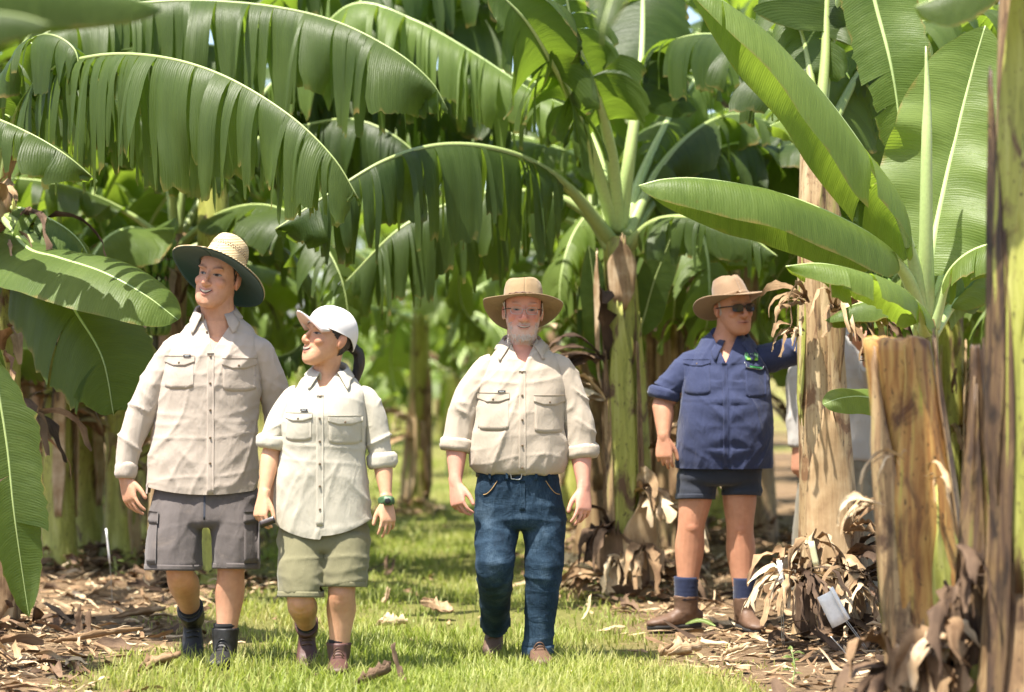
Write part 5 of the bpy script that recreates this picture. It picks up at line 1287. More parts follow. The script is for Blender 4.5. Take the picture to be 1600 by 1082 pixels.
    for row in range(3):
        for i in range(46):
            a = 2 * np.pi * (i + .5 * row) / 46; k = .905 - .022 * row; zz = .048 + .135 * (.52 + .06 * row)
            p = np.array([.083 * k * math.sin(a), .010 - .103 * k * math.cos(a), zz]); v, f = ball(p * [1.01, 1.01, 1], (.0022, .0022, .0034), n=6, m=3); holes.append((v @ M[:3, :3].T + M[:3, 3], f))
    V, Fs = merge(holes); s.add('vent_holes', np_mesh('vent_holes', V, Fs), M_BROWNL, h)
    return s
tall_man()

# ================================================================ woman in the white cap
def woman():
    s = Person(505, 11.08, 'woman in white cap looking up, pale shirt with rolled sleeves and olive shorts', skin=(.60, .36, .215)); J = s.J
    s.blush, s.lips, s.browc, s.browa = 1.0, .65, (.012, .009, .008), .7
    s.head(514, 531, .0, -56, 14, 4, 1.13, jaw=1.0, nose=.72, smile=.8, open_=1.2, cheeks=1.1)
    s.neck(J(507, 592, .03), .078, .059)
    sp = [(815, 429, 582, 0, .13, 2.25), (780, 428, 578, 0, .13, 2.25), (740, 430, 574, 0, .13, 2.25), (700, 438, 570, 0, .13, 2.25), (660, 440, 573, -.01, .135, 2.2), (630, 450, 572, 0, .13, 2.2), (612, 458, 571, .01, .112, 2.2), (600, 467, 561, .02, .095, 2.1), (592, 470, 556, .025, .09, 2.1), (584, 481, 540, .03, .08, 2), (577, 487, 531, .03, .074, 2)]
    s.parts.append(ring_loft(s.rings(sp, .026)))
    A = (J(466, 626, .02), J(425, 704, -.01), J(412, 776, -.09)); B = (J(562, 626, .02), J(597, 710, .02), J(604, 784, -.06))
    s.parts += [arm_parts(*A, r=(.05, .042, .04, .027)), arm_parts(*B, r=(.05, .042, .04, .027))]
    s.parts += hand_parts(A[2], J(404, 822, -.13) - A[2], (.7, -.5, 0), (.6, .6, 0), .98, (30, 40, 25))
    s.parts += hand_parts(B[2], J(608, 836, -.10) - B[2], (-.8, -.5, 0), (-.5, .8, 0), .98, (16, 24, 20))
    l, r = (J(474, 835), J(470, 938, -.10), J(480, 980, .36)), (J(537, 835), J(534, 926, -.06), J(530, 1021, -.02))
    s.parts += leg_parts(s, *l, .08, .062, .068, .042) + leg_parts(s, *r, .08, .062, .068, .042)
    s.finish_body()
    s.features(iris=(.03, .018, .012), gaze=(-.4, .5), brow=M_HAIRK, lids=.0042)
    s.hair_shell(lambda x, y, z: (y > -.045 + (.040 - z) * 1.15 and -.012 < z < .040 and abs(x) > .05) or (y > .025 and -.06 < z < .02), M_HAIRK, .004, 2, rag=.003)
    pt = [s.hp(.0, .10, .0), s.hp(.0, .15, -.02), s.hp(.0, .168, -.07), s.hp(-.01, .165, -.14), s.hp(-.02, .15, -.20)]
    V, Fs = loft(spline(pt, 20), np.interp(np.linspace(0, 1, 20), [0, .1, .4, .8, 1], [.018, .024, .026, .020, .004]), np.interp(np.linspace(0, 1, 20), [0, .1, .4, .8, 1], [.018, .026, .032, .024, .004]), (1, 0, 0), 20)
    s.add('ponytail', np_mesh('ponytail', V + .004 * vnoise(V * [90, 90, 14], 4)[:, None], Fs), M_HAIRK, s.body)
    wf = wrinkle(.0075, 23, lambda z: np.interp(z, [.6, 1.0, 1.3], [J(432, 740)[0], J(438, 680)[0], J(455, 615)[0]]), lambda z: np.interp(z, [.6, 1.0, 1.3], [J(576, 740)[0], J(572, 680)[0], J(578, 615)[0]]))
    sl = [limb([J(482, 621, .02), J(460, 621, .02), J(441, 650, .01), J(426, 694, -.01)], [.054, .059, .065, .065], m=26), limb([J(548, 621, .02), J(569, 621, .02), J(585, 655, .02), J(597, 722, .01)], [.054, .059, .065, .061], m=26)]
    def post(V):
        zb, zt = J(0, 815)[2], J(0, 770)[2]; f = np.clip((zt - V[:, 2]) / (zt - zb), 0, 1) * (np.abs(V[:, 0]) < .25) * (V[:, 2] < zt); V = V.copy()
        V[:, 2] -= f * (.075 * np.clip(1 - (V[:, 0] / .22) ** 2, 0, 1) * np.where(V[:, 1] < .03, 1, .5) + .018 * (V[:, 0] < -.0)); return V
    o, b = s.garment('shirt', [ring_loft(s.rings(sp))], M_SHIRT2, .0075, 4, v_cutter(xz(s, 501, 614), xz(s, 484, 570), xz(s, 535, 570), .03), post, wf, [low(s, 811, J(415, 700)[0], J(590, 700)[0], J(0, 780)[2])])
    z = lambda py: J(0, py, -.13)[2]; x = lambda px: J(px, 600, -.13)[0]
    b = s.sleeves(o, sl, M_SHIRT2, wf)
    s.shirt_front(b, o, M_SHIRT2, x(500), z(618), z(822), [(x(444), x(488), z(645), .04, .13), (x(513), x(566), z(650), .042, .13)], [z(p) for p in (620, 654, 690, 725, 760, 796)], tag_at=(x(475), z(641), .034, .010))
    s.text('BISLEY', b, x(475), z(641), .008, M_WHITE, o)
    s.collar(b, np.array(s.hp(0, .035, -.10)) + [.0, .0, .014], .074, .076, M_SHIRT2, o, 30, .055, .030, .046, .03)
    s.cuff([J(428, 680, -.005), J(424, 702, -.01)], .069, M_SHIRT2, o, seed=1); s.cuff([J(596, 708, .015), J(598, 732, .01)], .065, M_SHIRT2, o, seed=2)
    rr = s.rings([(790, 446, 564, 0, .095, 2.25), (832, 436, 577, 0, .108, 2.25), (852, 434, 578, 0, .112, 2.25), (860, 442, 570, 0, .10, 2.25)])
    o, b = s.garment('shorts', [ring_loft(rr), limb([J(472, 840), J(471, 890, -.05), J(471, 931, -.075)], [.106, .105, .103], m=16), limb([J(541, 840), J(540, 880, -.03), J(539, 915, -.04)], [.11, .104, .101], m=16)], M_SHORT2, .009, 4, wr=wrinkle(.006, 33, horiz=.9), trims=[low(s, 928, -9, J(505, 0)[0], J(0, 905)[2]), low(s, 912, J(505, 0)[0], 9, J(0, 890)[2])])
    for c_, rad in (((J(471, 922, -.071), J(471, 931, -.075)), .108), ((J(539, 907, -.04), J(539, 915, -.04)), .105)): s.cuff(c_, rad * .985, M_SHORT2, o, 'hem', 1.0, 5)
    s.boot(l[2], 5, 48, M_REDL, 1.06, .075, True, M_SOCKB, .02, .046, top=l[1]); s.boot(r[2] + [0, 0, .0], 2, -3, M_REDL, 1.05, .05, True, M_SOCKB, .015, .048)
    # watch
    w = s.cuff([J(603.5, 777, -.055), J(604.5, 789, -.065)], .033, M_WATCH, None, 'wrist_watch')
    c = J(606, 783, -.095); V, Fs = ring_loft([(c[0] - .019, c[0] + .019, c[1] + .004, .010, c[2] - .02, 4), (c[0] - .021, c[0] + .021, c[1], .011, c[2], 4), (c[0] - .019, c[0] + .019, c[1] + .003, .010, c[2] + .02, 4)], 24)
    s.add('watch_face', np_mesh('watch_face', V, Fs), M_WATCH, w)
    V, Fs = ball(c - np.array([0, .011, 0]), (.014, .003, .014)); s.add('display', np_mesh('display', V, Fs), M_BLACK, w)
    # cap
    h = s.hat('cap', M_CAP, .034, .088, .114, .008, .10, lambda ph: (.0885 + 0 * ph, .1145 + 0 * ph), lambda ph, t: -.004 * t - .035 * sst(.3, 1, -np.cos(ph)) , lambda ph, t: (np.sqrt(np.clip(1 - (t * .995) ** 2.6, 0, 1)), .105 * t - .035 * sst(.3, 1, -np.cos(ph)) * (1 - t)), tilt=9)
    u = np.linspace(-1, 1, 25); v = np.linspace(0, 1, 9); G = np.zeros((25, 9, 3))
    for i, a in enumerate(u):
        ph = R(62) * a
        for j, t in enumerate(v): G[i, j] = (.0875 * math.sin(ph) * (1 - .12 * t), .008 - .113 * math.cos(ph) - .070 * t * (1 - .75 * a ** 2) ** .6, .040 + .012 * t - .030 * a * a * t - .016 * a * a)
    M = np.array(s.Mt); W = G @ M[:3, :3].T + M[:3, 3]
    s.add('visor', np_mesh('visor', *shell(W, .003)), M_CAP, h)
    G2 = G.copy(); G2[..., 2] -= .005; W = G2 @ M[:3, :3].T + M[:3, 3]; s.add('visor_underside', np_mesh('visor_underside', *shell(W, .001)), M_CAPIN, h)
    V, Fs = ball(np.array(s.Mt @ Vector((0, .012, .136))), (.007, .007, .004)); s.add('cap_button', np_mesh('cap_button', V, Fs), M_CAP, h)
    # phone in her hand
    ph = tag(empty('mobile_phone', P(418, 816, 10.94)), 'small black phone held in the hand of the woman in the white cap', 'phone')
    V, Fs = ring_loft([(-.035, .035, 0, .006, -.016, 5), (-.036, .036, 0, .0065, 0, 5), (-.035, .035, 0, .006, .016, 5)], 24)
    q = add('phone_body', np_mesh('phone_body', V @ np.array(Matrix.Rotation(R(-20), 3, 'Y')).T, Fs), M_BLACK, ph)
    V, Fs = ring_loft([(-.030, .030, -.0062, .001, -.013, 5), (-.030, .030, -.0068, .001, .013, 5)], 20); add('phone_screen', np_mesh('phone_screen', V @ np.array(Matrix.Rotation(R(-20), 3, 'Y')).T, Fs), M_LENS, ph)
    return s
woman()

# ================================================================ grey-bearded man in jeans
def old_man():
    s = Person(815, 11.6, 'grey-bearded man in tan brimmed hat, glasses, cream shirt and blue jeans', skin=(.66, .345, .25)); J = s.J
    s.blush, s.lips, s.browc, s.browr, s.browa = 1.15, .35, (.45, .36, .28), 1.3, .6
    s.head(817, 489, .0, 3, 1, 2, 1.16, jaw=1.04, nose=1.12, smile=.5, open_=.55)
    s.neck(J(815, 555, .03), .09, .072)
    sp = [(739, 742, 880, 0, .145, 2.25), (722, 734, 888, -.005, .16, 2.25), (690, 736, 884, -.01, .16, 2.25), (650, 742, 880, -.01, .155, 2.25), (610, 744, 885, 0, .145, 2.25), (582, 754, 880, .01, .14, 2.2), (565, 762, 874, .015, .125, 2.2), (553, 774, 862, .02, .105, 2.1), (543, 780, 854, .025, .095, 2.1), (535, 789, 843, .03, .085, 2), (529, 792, 839, .03, .08, 2)]
    s.parts.append(ring_loft(s.rings(sp, .026)))
    A = (J(775, 582, .02), J(714, 680, .0), J(712, 756, -.08)); B = (J(862, 584, .02), J(906, 688, .0), J(912, 764, -.08))
    s.parts += [arm_parts(*A, r=(.058, .050, .046, .033)), arm_parts(*B, r=(.058, .050, .046, .033))]
    s.parts += hand_parts(A[2], J(717, 800, -.12) - A[2], (.7, -.65, 0), (.65, .7, 0), 1.1, (32, 40, 25))
    s.parts += hand_parts(B[2], J(912, 808, -.12) - B[2], (-.75, -.6, 0), (-.6, .75, 0), 1.1, (20, 28, 20))
    l, r = (J(780, 800), J(775, 885, -.12), J(772, 970, .36)), (J(848, 800), J(850, 890, -.06), J(839, 1008, -.02))
    s.parts += leg_parts(s, *l) + leg_parts(s, *r)
    def colour(c, L, V, hw):
        x, y, z = L.T; n = vnoise(L * 60, 3) * .008
        jaw = sst(-.045, -.072, z + n + np.clip(np.abs(x) - .045, 0, 1) * -1.0) * (y < .0)
        side = (np.abs(x) > .052) * sst(.0, -.03, z + n) * (y < .012) * (y > -.055)
        mous = np.exp(-((np.abs(x) - .012) / .017) ** 2 - ((z + .0475 + np.abs(x) * .25) / .0075) ** 2) * (y < -.07) * 1.3
        lipm = np.exp(-(x / .021) ** 4 - ((z + .064) / .0085) ** 4) * (y < -.06)
        b = np.clip(np.maximum(np.maximum(jaw, side), mous) - lipm, 0, 1) * hw * (z > -.135)
        b = (b * (.58 + .30 * vnoise(L * 160, 9)))[:, None]
        return c * (1 - b) + np.array([.66, .54, .44]) * b
    s.finish_body(colour)
    s.features(iris=(.07, .09, .10), gaze=(.1, 0), brow=M_BROWW, lids=.0040)
    # beard and moustache strands
    rng = np.random.default_rng(4); items = []; R3 = s.Mh.to_3x3()
    while len(items) < 650:
        x, z = rng.uniform(-.062, .062), rng.uniform(-.122, -.04)
        jaw = z < -.090 or (abs(x) > .046 and z < -.04) or (-.050 < z < -.042 and abs(x) < .026)
        if not jaw: continue
        p = s.face(x, z, .0)
        d = nrm(np.array(R3 @ Vector((x * 3 + rng.uniform(-.2, .2), -.35, -.8 if z < -.055 else -.45)))); w = nrm(np.cross(d, [0, 1, .2])) * .0009
        ln = rng.uniform(.008, .017) * (1.1 if z < -.09 else .75)
        items.append((p - w, p + w, p + d * ln + np.array([0, -.002, 0])))
    V = np.array(items).reshape(-1, 3); s.add('beard', np_mesh('beard', V, np.arange(len(V)).reshape(-1, 3)), M_HAIRW, s.body)['kind'] = 'stuff'
    s.hair_shell(lambda x, y, z: (abs(x) > .05 and y > -.022 and -.024 < z < .04 and not (z < .02 and y > .0 and y < .04)) or (y > .05 and -.05 < z < .04), M_HAIRW, .006, 3, rag=.010)
    wf = wrinkle(.0085, 43, lambda z: np.interp(z, [.8, 1.3, 1.6], [J(738, 700)[0], J(746, 600)[0], J(758, 560)[0]]), lambda z: np.interp(z, [.8, 1.3], [J(884, 700)[0], J(884, 600)[0]]))
    sl = [limb([J(792, 577, .02), J(766, 577, .02), J(742, 608, .01), J(724, 650, .0), J(715, 692, -.01)], [.066, .077, .083, .081, .078], m=30), limb([J(846, 578, .02), J(870, 579, .02), J(889, 610, .01), J(902, 655, .0), J(909, 702, -.01)], [.066, .077, .082, .08, .077], m=30)]
    o, b = s.garment('shirt', [ring_loft(s.rings(sp))], M_SHIRT3, .0075, 4, v_cutter(xz(s, 817, 576), xz(s, 791, 522), xz(s, 842, 522), .03), None, wf)
    z = lambda py: J(0, py, -.14)[2]; x = lambda px: J(px, 600, -.14)[0]
    b = s.sleeves(o, sl, M_SHIRT3, wf)
    s.shirt_front(b, o, M_SHIRT3, x(816), z(580), z(738), [(x(745), x(796), z(614), .046, .18), (x(834), x(884), z(618), .048, .18)], [z(p) for p in (582, 618, 656, 696, 731)], tag_at=(x(784), z(612), .036, .010))
    s.text('BISLEY', b, x(784), z(612), .008, M_WHITE, o)
    s.collar(b, np.array(s.hp(0, .03, -.115)) + [0, .004, .032], .085, .085, M_SHIRT3, o, 30, .058, .030, .055, .032)
    s.cuff([J(716, 684, -.005), J(713, 706, -.012)], .080, M_SHIRT3, o, seed=1); s.cuff([J(908, 694, -.005), J(910, 717, -.012)], .078, M_SHIRT3, o, seed=2)
    # jeans
    rr = s.rings([(731, 747, 870, 0, .128, 2.25), (760, 744, 876, 0, .135, 2.25), (795, 741, 881, 0, .135, 2.25), (815, 741, 882, 0, .13, 2.25), (826, 752, 872, 0, .11, 2.25)])
    kn = lambda V: (.006 * (1 - np.abs(vnoise(V * [4, 4, 15] + 2 * vnoise(V * 5, 3)[:, None] * .4, 8))) ** 2.5 - .004) * (.5 + sst(J(0, 820)[2], J(0, 860)[2], -V[:, 2] + 2 * J(0, 840)[2]) * 0 + .5)
    w0 = wrinkle(.0055, 53, horiz=.6)
    o, b = s.garment('jeans', [ring_loft(rr), limb([J(779, 805), J(775, 850, -.06), J(773, 888, -.11), J(774, 930, .08), J(774, 976, .32)], [.108, .100, .088, .078, .072], m=30), limb([J(848, 805), J(850, 850, -.03), J(849, 895, -.05), J(845, 950, -.03), J(840, 1018, -.02)], [.108, .099, .087, .078, .074], m=34)], M_DENIM, .008, 3, wr=lambda V: w0(V) + kn(V))
    for c_, rad in (((J(774, 966, .27), J(774, 980, .34)), .076), ((J(841, 1008, -.02), J(840, 1022, -.02)), .078)): s.cuff(c_, rad, M_DENIM, o, 'hem', 1.0, 9)
    s.patch('fly', b, x(812), x(820), lambda u: z(752), lambda u: z(798), M_DENIM, o, 4, 9, .004, .006)
    for k, sd in ((0, -1), (1, 1)):
        px0 = 815 + sd * 38; pts = []
        for t in np.linspace(0, 1, 8):
            q = (px0 + sd * 22 * t, 752 + 22 * math.sin(t * math.pi / 2)); h = b.ray_cast(Vector((x(q[0]), -1.5, z(q[1]))), Vector((0, 1, 0)))
            if h[0] is not None: pts.append(np.array(h[0]) - [0, .003, 0])
        if len(pts) > 3: s.add('pocket_stitching', np_mesh('pocket_stitching', *tube(pts, .0022, 6)), M_STITCH, o)
    C = [((J(745, 743)[0] + J(871, 743)[0]) / 2 + .198 * math.cos(a), .134 * math.sin(a), 0) for a in np.linspace(0, 2 * np.pi, 49)]
    zc = J(0, 741, -.1)[2]; G = np.array([[(c[0] * 1 + 0, c[1], zc - .018), (c[0], c[1], zc + .018)] for c in C]); be = s.add('belt', np_mesh('belt', *shell(G, -.004)), M_BLACKL)
    bx = x(806); V = [(bx - .022, -.143, zc - .021), (bx + .022, -.143, zc - .021), (bx + .022, -.143, zc + .021), (bx - .022, -.143, zc + .021), (bx - .022, -.143, zc - .021)]
    s.add('buckle', np_mesh('buckle', *tube(V, .003, 6, ref=(0, 1, 0), m=40)), M_METAL, be)
    for px in (765, 792, 838, 858): s.patch('belt_loop', b, x(px) - .006, x(px) + .006, lambda u: zc + .024, lambda u: zc - .028, M_DENIM, o, 3, 4, .018, .012)
    s.boot(l[2] + np.array([0, 0, 0]), -6, 45, M_BROWNL, 1.12, .06, True); s.boot(r[2] + [0, 0, .0], 8, -3, M_BROWNL, 1.14, .06, True)
    # hat: soft wide brim turned down at the back
    def cr(ph, t):
        k = np.interp(t, [0, .4, .6, .75, .88, 1], [1, .96, .88, .74, .46, .02]); zt = .098 * np.interp(t, [0, .4, .6, .75, .88, 1], [0, .55, .82, .95, 1.0, .97])
        return k * (1 - .06 * np.exp(-((np.abs(np.sin(ph)) - .5) / .25) ** 2) * (np.cos(ph) > 0) * t), zt - .016 * np.exp(-(np.sin(ph) * k / .35) ** 2) * sst(.6, .9, t) + .004 * np.sin(3 * ph) * t
    h = s.hat('brimmed_hat', M_SUEDE, .045, .083, .100, .008, .098, lambda ph: (.166 + 0 * ph, .172 + .01 * np.cos(ph)), lambda ph, t: t * (.020 * np.sin(ph) ** 2 - .018) - .055 * t * t * sst(-.2, 1, -np.cos(ph)) + .006 * t * np.sin(3 * ph + 1), cr, tilt=14)
    M = np.array(s.Mt); a = np.linspace(0, 2 * np.pi, 60); C = np.stack([.0845 * np.sin(a), .008 - .1015 * np.cos(a), .058 + .002 * np.sin(a * 40)], 1) @ M[:3, :3].T + M[:3, 3]
    s.add('hat_band', np_mesh('hat_band', *loft(C, .0042, .006, (0, 0, 1), 8, cap=False)), M_BROWNL, h)
    # glasses
    gl = None
    for k in (-1, 1):
        a = np.linspace(0, 2 * np.pi, 33); ring = np.stack([k * .032 + .0235 * np.sign(np.cos(a)) * np.abs(np.cos(a)) ** .7, -.106 + .010 * (np.cos(a) * k > 0) * np.abs(np.cos(a)) ** 2, .004 + .0145 * np.sign(np.sin(a)) * np.abs(np.sin(a)) ** .7], 1)
        W = np.array([s.hp(*p) for p in ring])
        q = s.add('lens_rim', np_mesh('lens_rim', *loft(W, .0011, .0011, (0, 1, .1), 6, cap=False)), M_METAL, gl) if gl else s.add('glasses', np_mesh('glasses', *loft(W, .0011, .0011, (0, 1, .1), 6, cap=False)), M_METAL)
        gl = gl or q
        s.add('lens', np_mesh('lens', np.vstack([W[:-1], W.mean(0)]), [[i, (i + 1) % 32, 32] for i in range(32)]), M_GLASS, gl)
        s.add('temple_arm', np_mesh('temple_arm', *tube([s.hp(k * .0555, -.100, .012), s.hp(k * .072, -.07, .012), s.hp(k * .084, .01, .010)], .0022, 6)), M_BLACK, gl)
    s.add('nose_bridge', np_mesh('nose_bridge', *tube([s.hp(-.009, -.107, .008), s.hp(0, -.110, .011), s.hp(.009, -.107, .008)], .0012, 6)), M_METAL, gl)
    return s
old_man()

# ================================================================ man in the blue shirt
def blue_man():
    s = Person(1130, 13.0, 'man in navy shirt, felt hat and sunglasses leaning on the tan stem', skin=(.53, .28, .17)); J = s.J
    s.blush, s.lips, s.browc, s.browa = .7, .45, (.40, .30, .22), .5
    s.head(1145, 485, .0, 26, 2, -3, 1.15, jaw=1.05, nose=1.05, smile=.0, open_=.15)
    s.neck(J(1135, 540, .04), .10, .080)
    sp = [(735, 1056, 1207, 0, .175, 2.25), (705, 1056, 1207, -.01, .19, 2.25), (660, 1060, 1206, -.02, .195, 2.2), (620, 1063, 1204, -.015, .18, 2.2), (590, 1064, 1202, 0, .16, 2.2), (568, 1073, 1196, .01, .145, 2.2), (552, 1081, 1188, .02, .125, 2.2), (541, 1091, 1178, .025, .11, 2.1), (531, 1097, 1172, .03, .1, 2.1), (522, 1109, 1158, .03, .09, 2), (514, 1114, 1152, .03, .085, 2)]
    s.parts.append(ring_loft(s.rings(sp, .026)))
    A = (J(1096, 576, .02), J(1037, 628, .0), J(1037, 684, -.08)); B = (J(1174, 574, .02), J(1262, 542, .12), J(1288, 515, .12))
    s.parts += [arm_parts(*A, r=(.062, .055, .05, .038)), arm_parts(*B, r=(.062, .052, .05, .036), ref=(0, 0, 1))]
    s.parts += hand_parts(A[2], J(1038, 724, -.10) - A[2], (1, -.25, 0), (.15, 1, 0), 1.12, (22, 42, 30), spread=2)
    s.parts += hand_parts(B[2], J(1300, 490, .10) - B[2], (-.6, .1, .8), (0, -1, 0), 1.1, (10, 12, 10))
    l, r = (J(1091, 745), J(1080, 822, -.01), J(1072, 952, .0)), (J(1155, 745), J(1156, 826, -.01), J(1163, 954, -.02))
    s.parts += leg_parts(s, *l, .10, .073, .080, .044) + leg_parts(s, *r, .10, .073, .080, .044)
    s.finish_body()
    s.features(iris=(.05, .04, .03), brow=M_BROWW, lids=.004, teeth=False)
    s.hair_shell(lambda x, y, z: (abs(x) > .058 and y > -.015 and y < .003 and -.02 < z < .04) or (y > .045 and -.06 < z < .04), M_BROWW, .002, 4, rag=.003)
    wf = wrinkle(.008, 63, lambda z: np.interp(z, [.8, 1.2, 1.5], [J(1058, 700)[0], J(1064, 600)[0], J(1072, 555)[0]]), lambda z: np.interp(z, [.8, 1.5], [J(1209, 700)[0], J(1209, 600)[0]]))
    xm = J(1133, 600)[0]
    def wf2(V):   # pulled folds radiating from the strained button line
        w = wf(V); d = np.abs(V[:, 0] - xm); zz = V[:, 2] + d * .35 * np.sign(np.sin(V[:, 2] * 26)); star = np.exp(-d / .09) * np.sin(zz * 62) * sst(0, .02, d) * (V[:, 1] < 0) * (V[:, 2] > .85) * (V[:, 2] < 1.42)
        return w + .0065 * star - .006 * np.exp(-(d / .012) ** 2) * (V[:, 1] < 0)
    sl = [limb([J(1108, 570, .02), J(1086, 568, .02), J(1062, 590, .01), J(1038, 615, .0)], [.07, .082, .086, .081], m=26), limb([J(1162, 568, .02), J(1184, 563, .03), J(1220, 555, .07), J(1262, 544, .12)], [.07, .085, .083, .077], ref=(0, 0, 1), m=20)]
    o, b = s.garment('shirt', [ring_loft(s.rings(sp))], M_SHIRT4, .008, 4, v_cutter(xz(s, 1134, 568), xz(s, 1108, 508), xz(s, 1162, 508), .03), None, wf2, [low(s, 731, J(1045, 700)[0], J(1214, 700)[0], J(0, 700)[2])])
    z = lambda py: J(0, py, -.17)[2]; x = lambda px: J(px, 600, -.17)[0]
    b = s.sleeves(o, sl, M_SHIRT4, wf)
    s.shirt_front(b, o, M_SHIRT4, x(1133), z(568), z(733), [(x(1070), x(1111), z(562), .035, .19), (x(1164), x(1200), z(572), 0, .17)], [], placket=.014)
    s.collar(b, np.array(s.hp(0, .03, -.115)) + [0, .004, .024], .092, .090, M_SHIRT4, o, 24, .065, .044, .06, .055)
    s.cuff([J(1040, 606, .0), J(1036, 624, .0)], .083, M_SHIRT4, o, seed=1)
    M_LIME = plain('lime_print', (.20, .46, .05), .6); M_PALE = plain('pale_green_print', (.42, .72, .46), .6)
    M_LOGO = plain('dark_green_print', (.03, .20, .06), .6)
    s.patch('logo_patch', b, x(1166), x(1187), lambda u: z(551), lambda u: z(563), M_LOGO, o, 5, 4, .0055, .003)
    s.patch('logo_stripe', b, x(1168.5), x(1186.5), lambda u: z(558.5) - .003 * u, lambda u: z(563) - .004 * u, M_LIME, o, 5, 3, .008, .004)
    s.text('BBBVN', b, x(1176), z(555.5), .026, M_PALE, o, off=.0075)
    # glasses case clipped on the pocket edge
    s.patch('pen_clip', b, x(1173), x(1193), lambda u: z(571) - .008 * u, lambda u: z(575) - .010 * u, M_LOGO, o, 5, 3, .012, .008)
    pts = [np.array(b.ray_cast(Vector((x(a), -1.5, z(c))), Vector((0, 1, 0)))[0]) - [0, .010, 0] for a, c in ((1164, 566), (1167, 569), (1168, 574), (1176, 575.5), (1186, 577.5), (1193, 577), (1196, 572))]
    s.add('wire_clip', np_mesh('wire_clip', *tube(pts, .0022, 6)), M_METAL, o)
    rr = s.rings([(726, 1066, 1190, 0, .14, 2.25), (742, 1058, 1190, 0, .15, 2.25), (752, 1060, 1188, 0, .14, 2.25), (757, 1068, 1180, 0, .12, 2.25)])
    o, b = s.garment('shorts', [ring_loft(rr), limb([J(1090, 745), J(1087, 780, -.01)], [.106, .106], m=12), limb([J(1158, 745), J(1159, 774, -.01)], [.106, .105], m=12)], M_SHORT4, .009, 4, wr=wrinkle(.005, 73, horiz=.9), trims=[low(s, 777, -9, J(1123, 0)[0], J(0, 760)[2]), low(s, 771, J(1123, 0)[0], 9, J(0, 757)[2])])
    for c_, rad in (((J(1087, 771, -.01), J(1087, 779, -.01)), .110), ((J(1159, 765, -.01), J(1159, 773, -.01)), .109)): s.cuff(c_, rad * .985, M_SHORT4, o, 'hem', 1.0, 5)
    s.boot(l[2], -68, 0, M_BROWNL, 1.12, .075, False, M_SOCKN, .10, .060); s.boot(r[2], 14, 0, M_BROWNL, 1.12, .075, False, M_SOCKN, .10, .060)
    def cr(ph, t):
        k = np.interp(t, [0, .5, .78, .92, 1], [1, .86, .70, .4, .02]); zt = .118 * np.interp(t, [0, .5, .8, .93, 1], [0, .66, .96, 1.0, .9])
        return k * (1 - .22 * np.exp(-((np.abs(np.sin(ph)) - .55) / .22) ** 2) * (np.cos(ph) > 0) * sst(.3, .8, t)), zt - .026 * np.exp(-(np.sin(ph) * k / .22) ** 2) * sst(.55, .95, t)
    h = s.hat('felt_hat', M_FELT, .047, .083, .101, .008, .118, lambda ph: (.180 + 0 * ph, .190 + 0 * ph), lambda ph, t: t * t * (.030 * np.sin(ph) ** 2 - .022 * np.cos(ph) ** 2) - .008 * t, cr, tilt=16, roll=-3, th=.005)
    M = np.array(s.Mt); a = np.linspace(0, 2 * np.pi, 60); C = np.stack([.0835 * np.sin(a), .008 - .1015 * np.cos(a), 0 * a + .057], 1) @ M[:3, :3].T + M[:3, 3]
    s.add('hat_band', np_mesh('hat_band', *loft(C, .0025, .009, (1, .3, .2), 8, cap=False)), M_FELT, h)
    gl = None
    for k in (-1, 1):
        a = np.linspace(0, 2 * np.pi, 33); ring = np.stack([k * .033 + .0255 * np.sign(np.cos(a)) * np.abs(np.cos(a)) ** .6, -.107 + .012 * (np.cos(a) * k > 0) * np.abs(np.cos(a)) ** 2, .006 + .017 * np.sign(np.sin(a)) * np.abs(np.sin(a)) ** .6], 1)
        W = np.array([s.hp(*p) for p in ring]); me = np_mesh('sunglasses', *loft(W, .0024, .0024, (0, 1, .1), 6, cap=False))
        q = s.add('lens_rim', me, M_BLACK, gl) if gl else s.add('sunglasses', me, M_BLACK); gl = gl or q
        s.add('lens', np_mesh('lens', np.vstack([W[:-1], W.mean(0) + np.array(s.Mh.to_3x3() @ Vector((0, -.002, 0)))]), [[i, (i + 1) % 32, 32] for i in range(32)]), M_LENS, gl)
        s.add('temple_arm', np_mesh('temple_arm', *tube([s.hp(k * .058, -.098, .015), s.hp(k * .074, -.07, .015), s.hp(k * .084, .012, .012)], .0034, 6)), M_BLACK, gl)
    s.add('nose_bridge', np_mesh('nose_bridge', *tube([s.hp(-.008, -.108, .012), s.hp(0, -.111, .014), s.hp(.008, -.108, .012)], .0026, 6)), M_BLACK, gl)
    return s
blue_man()

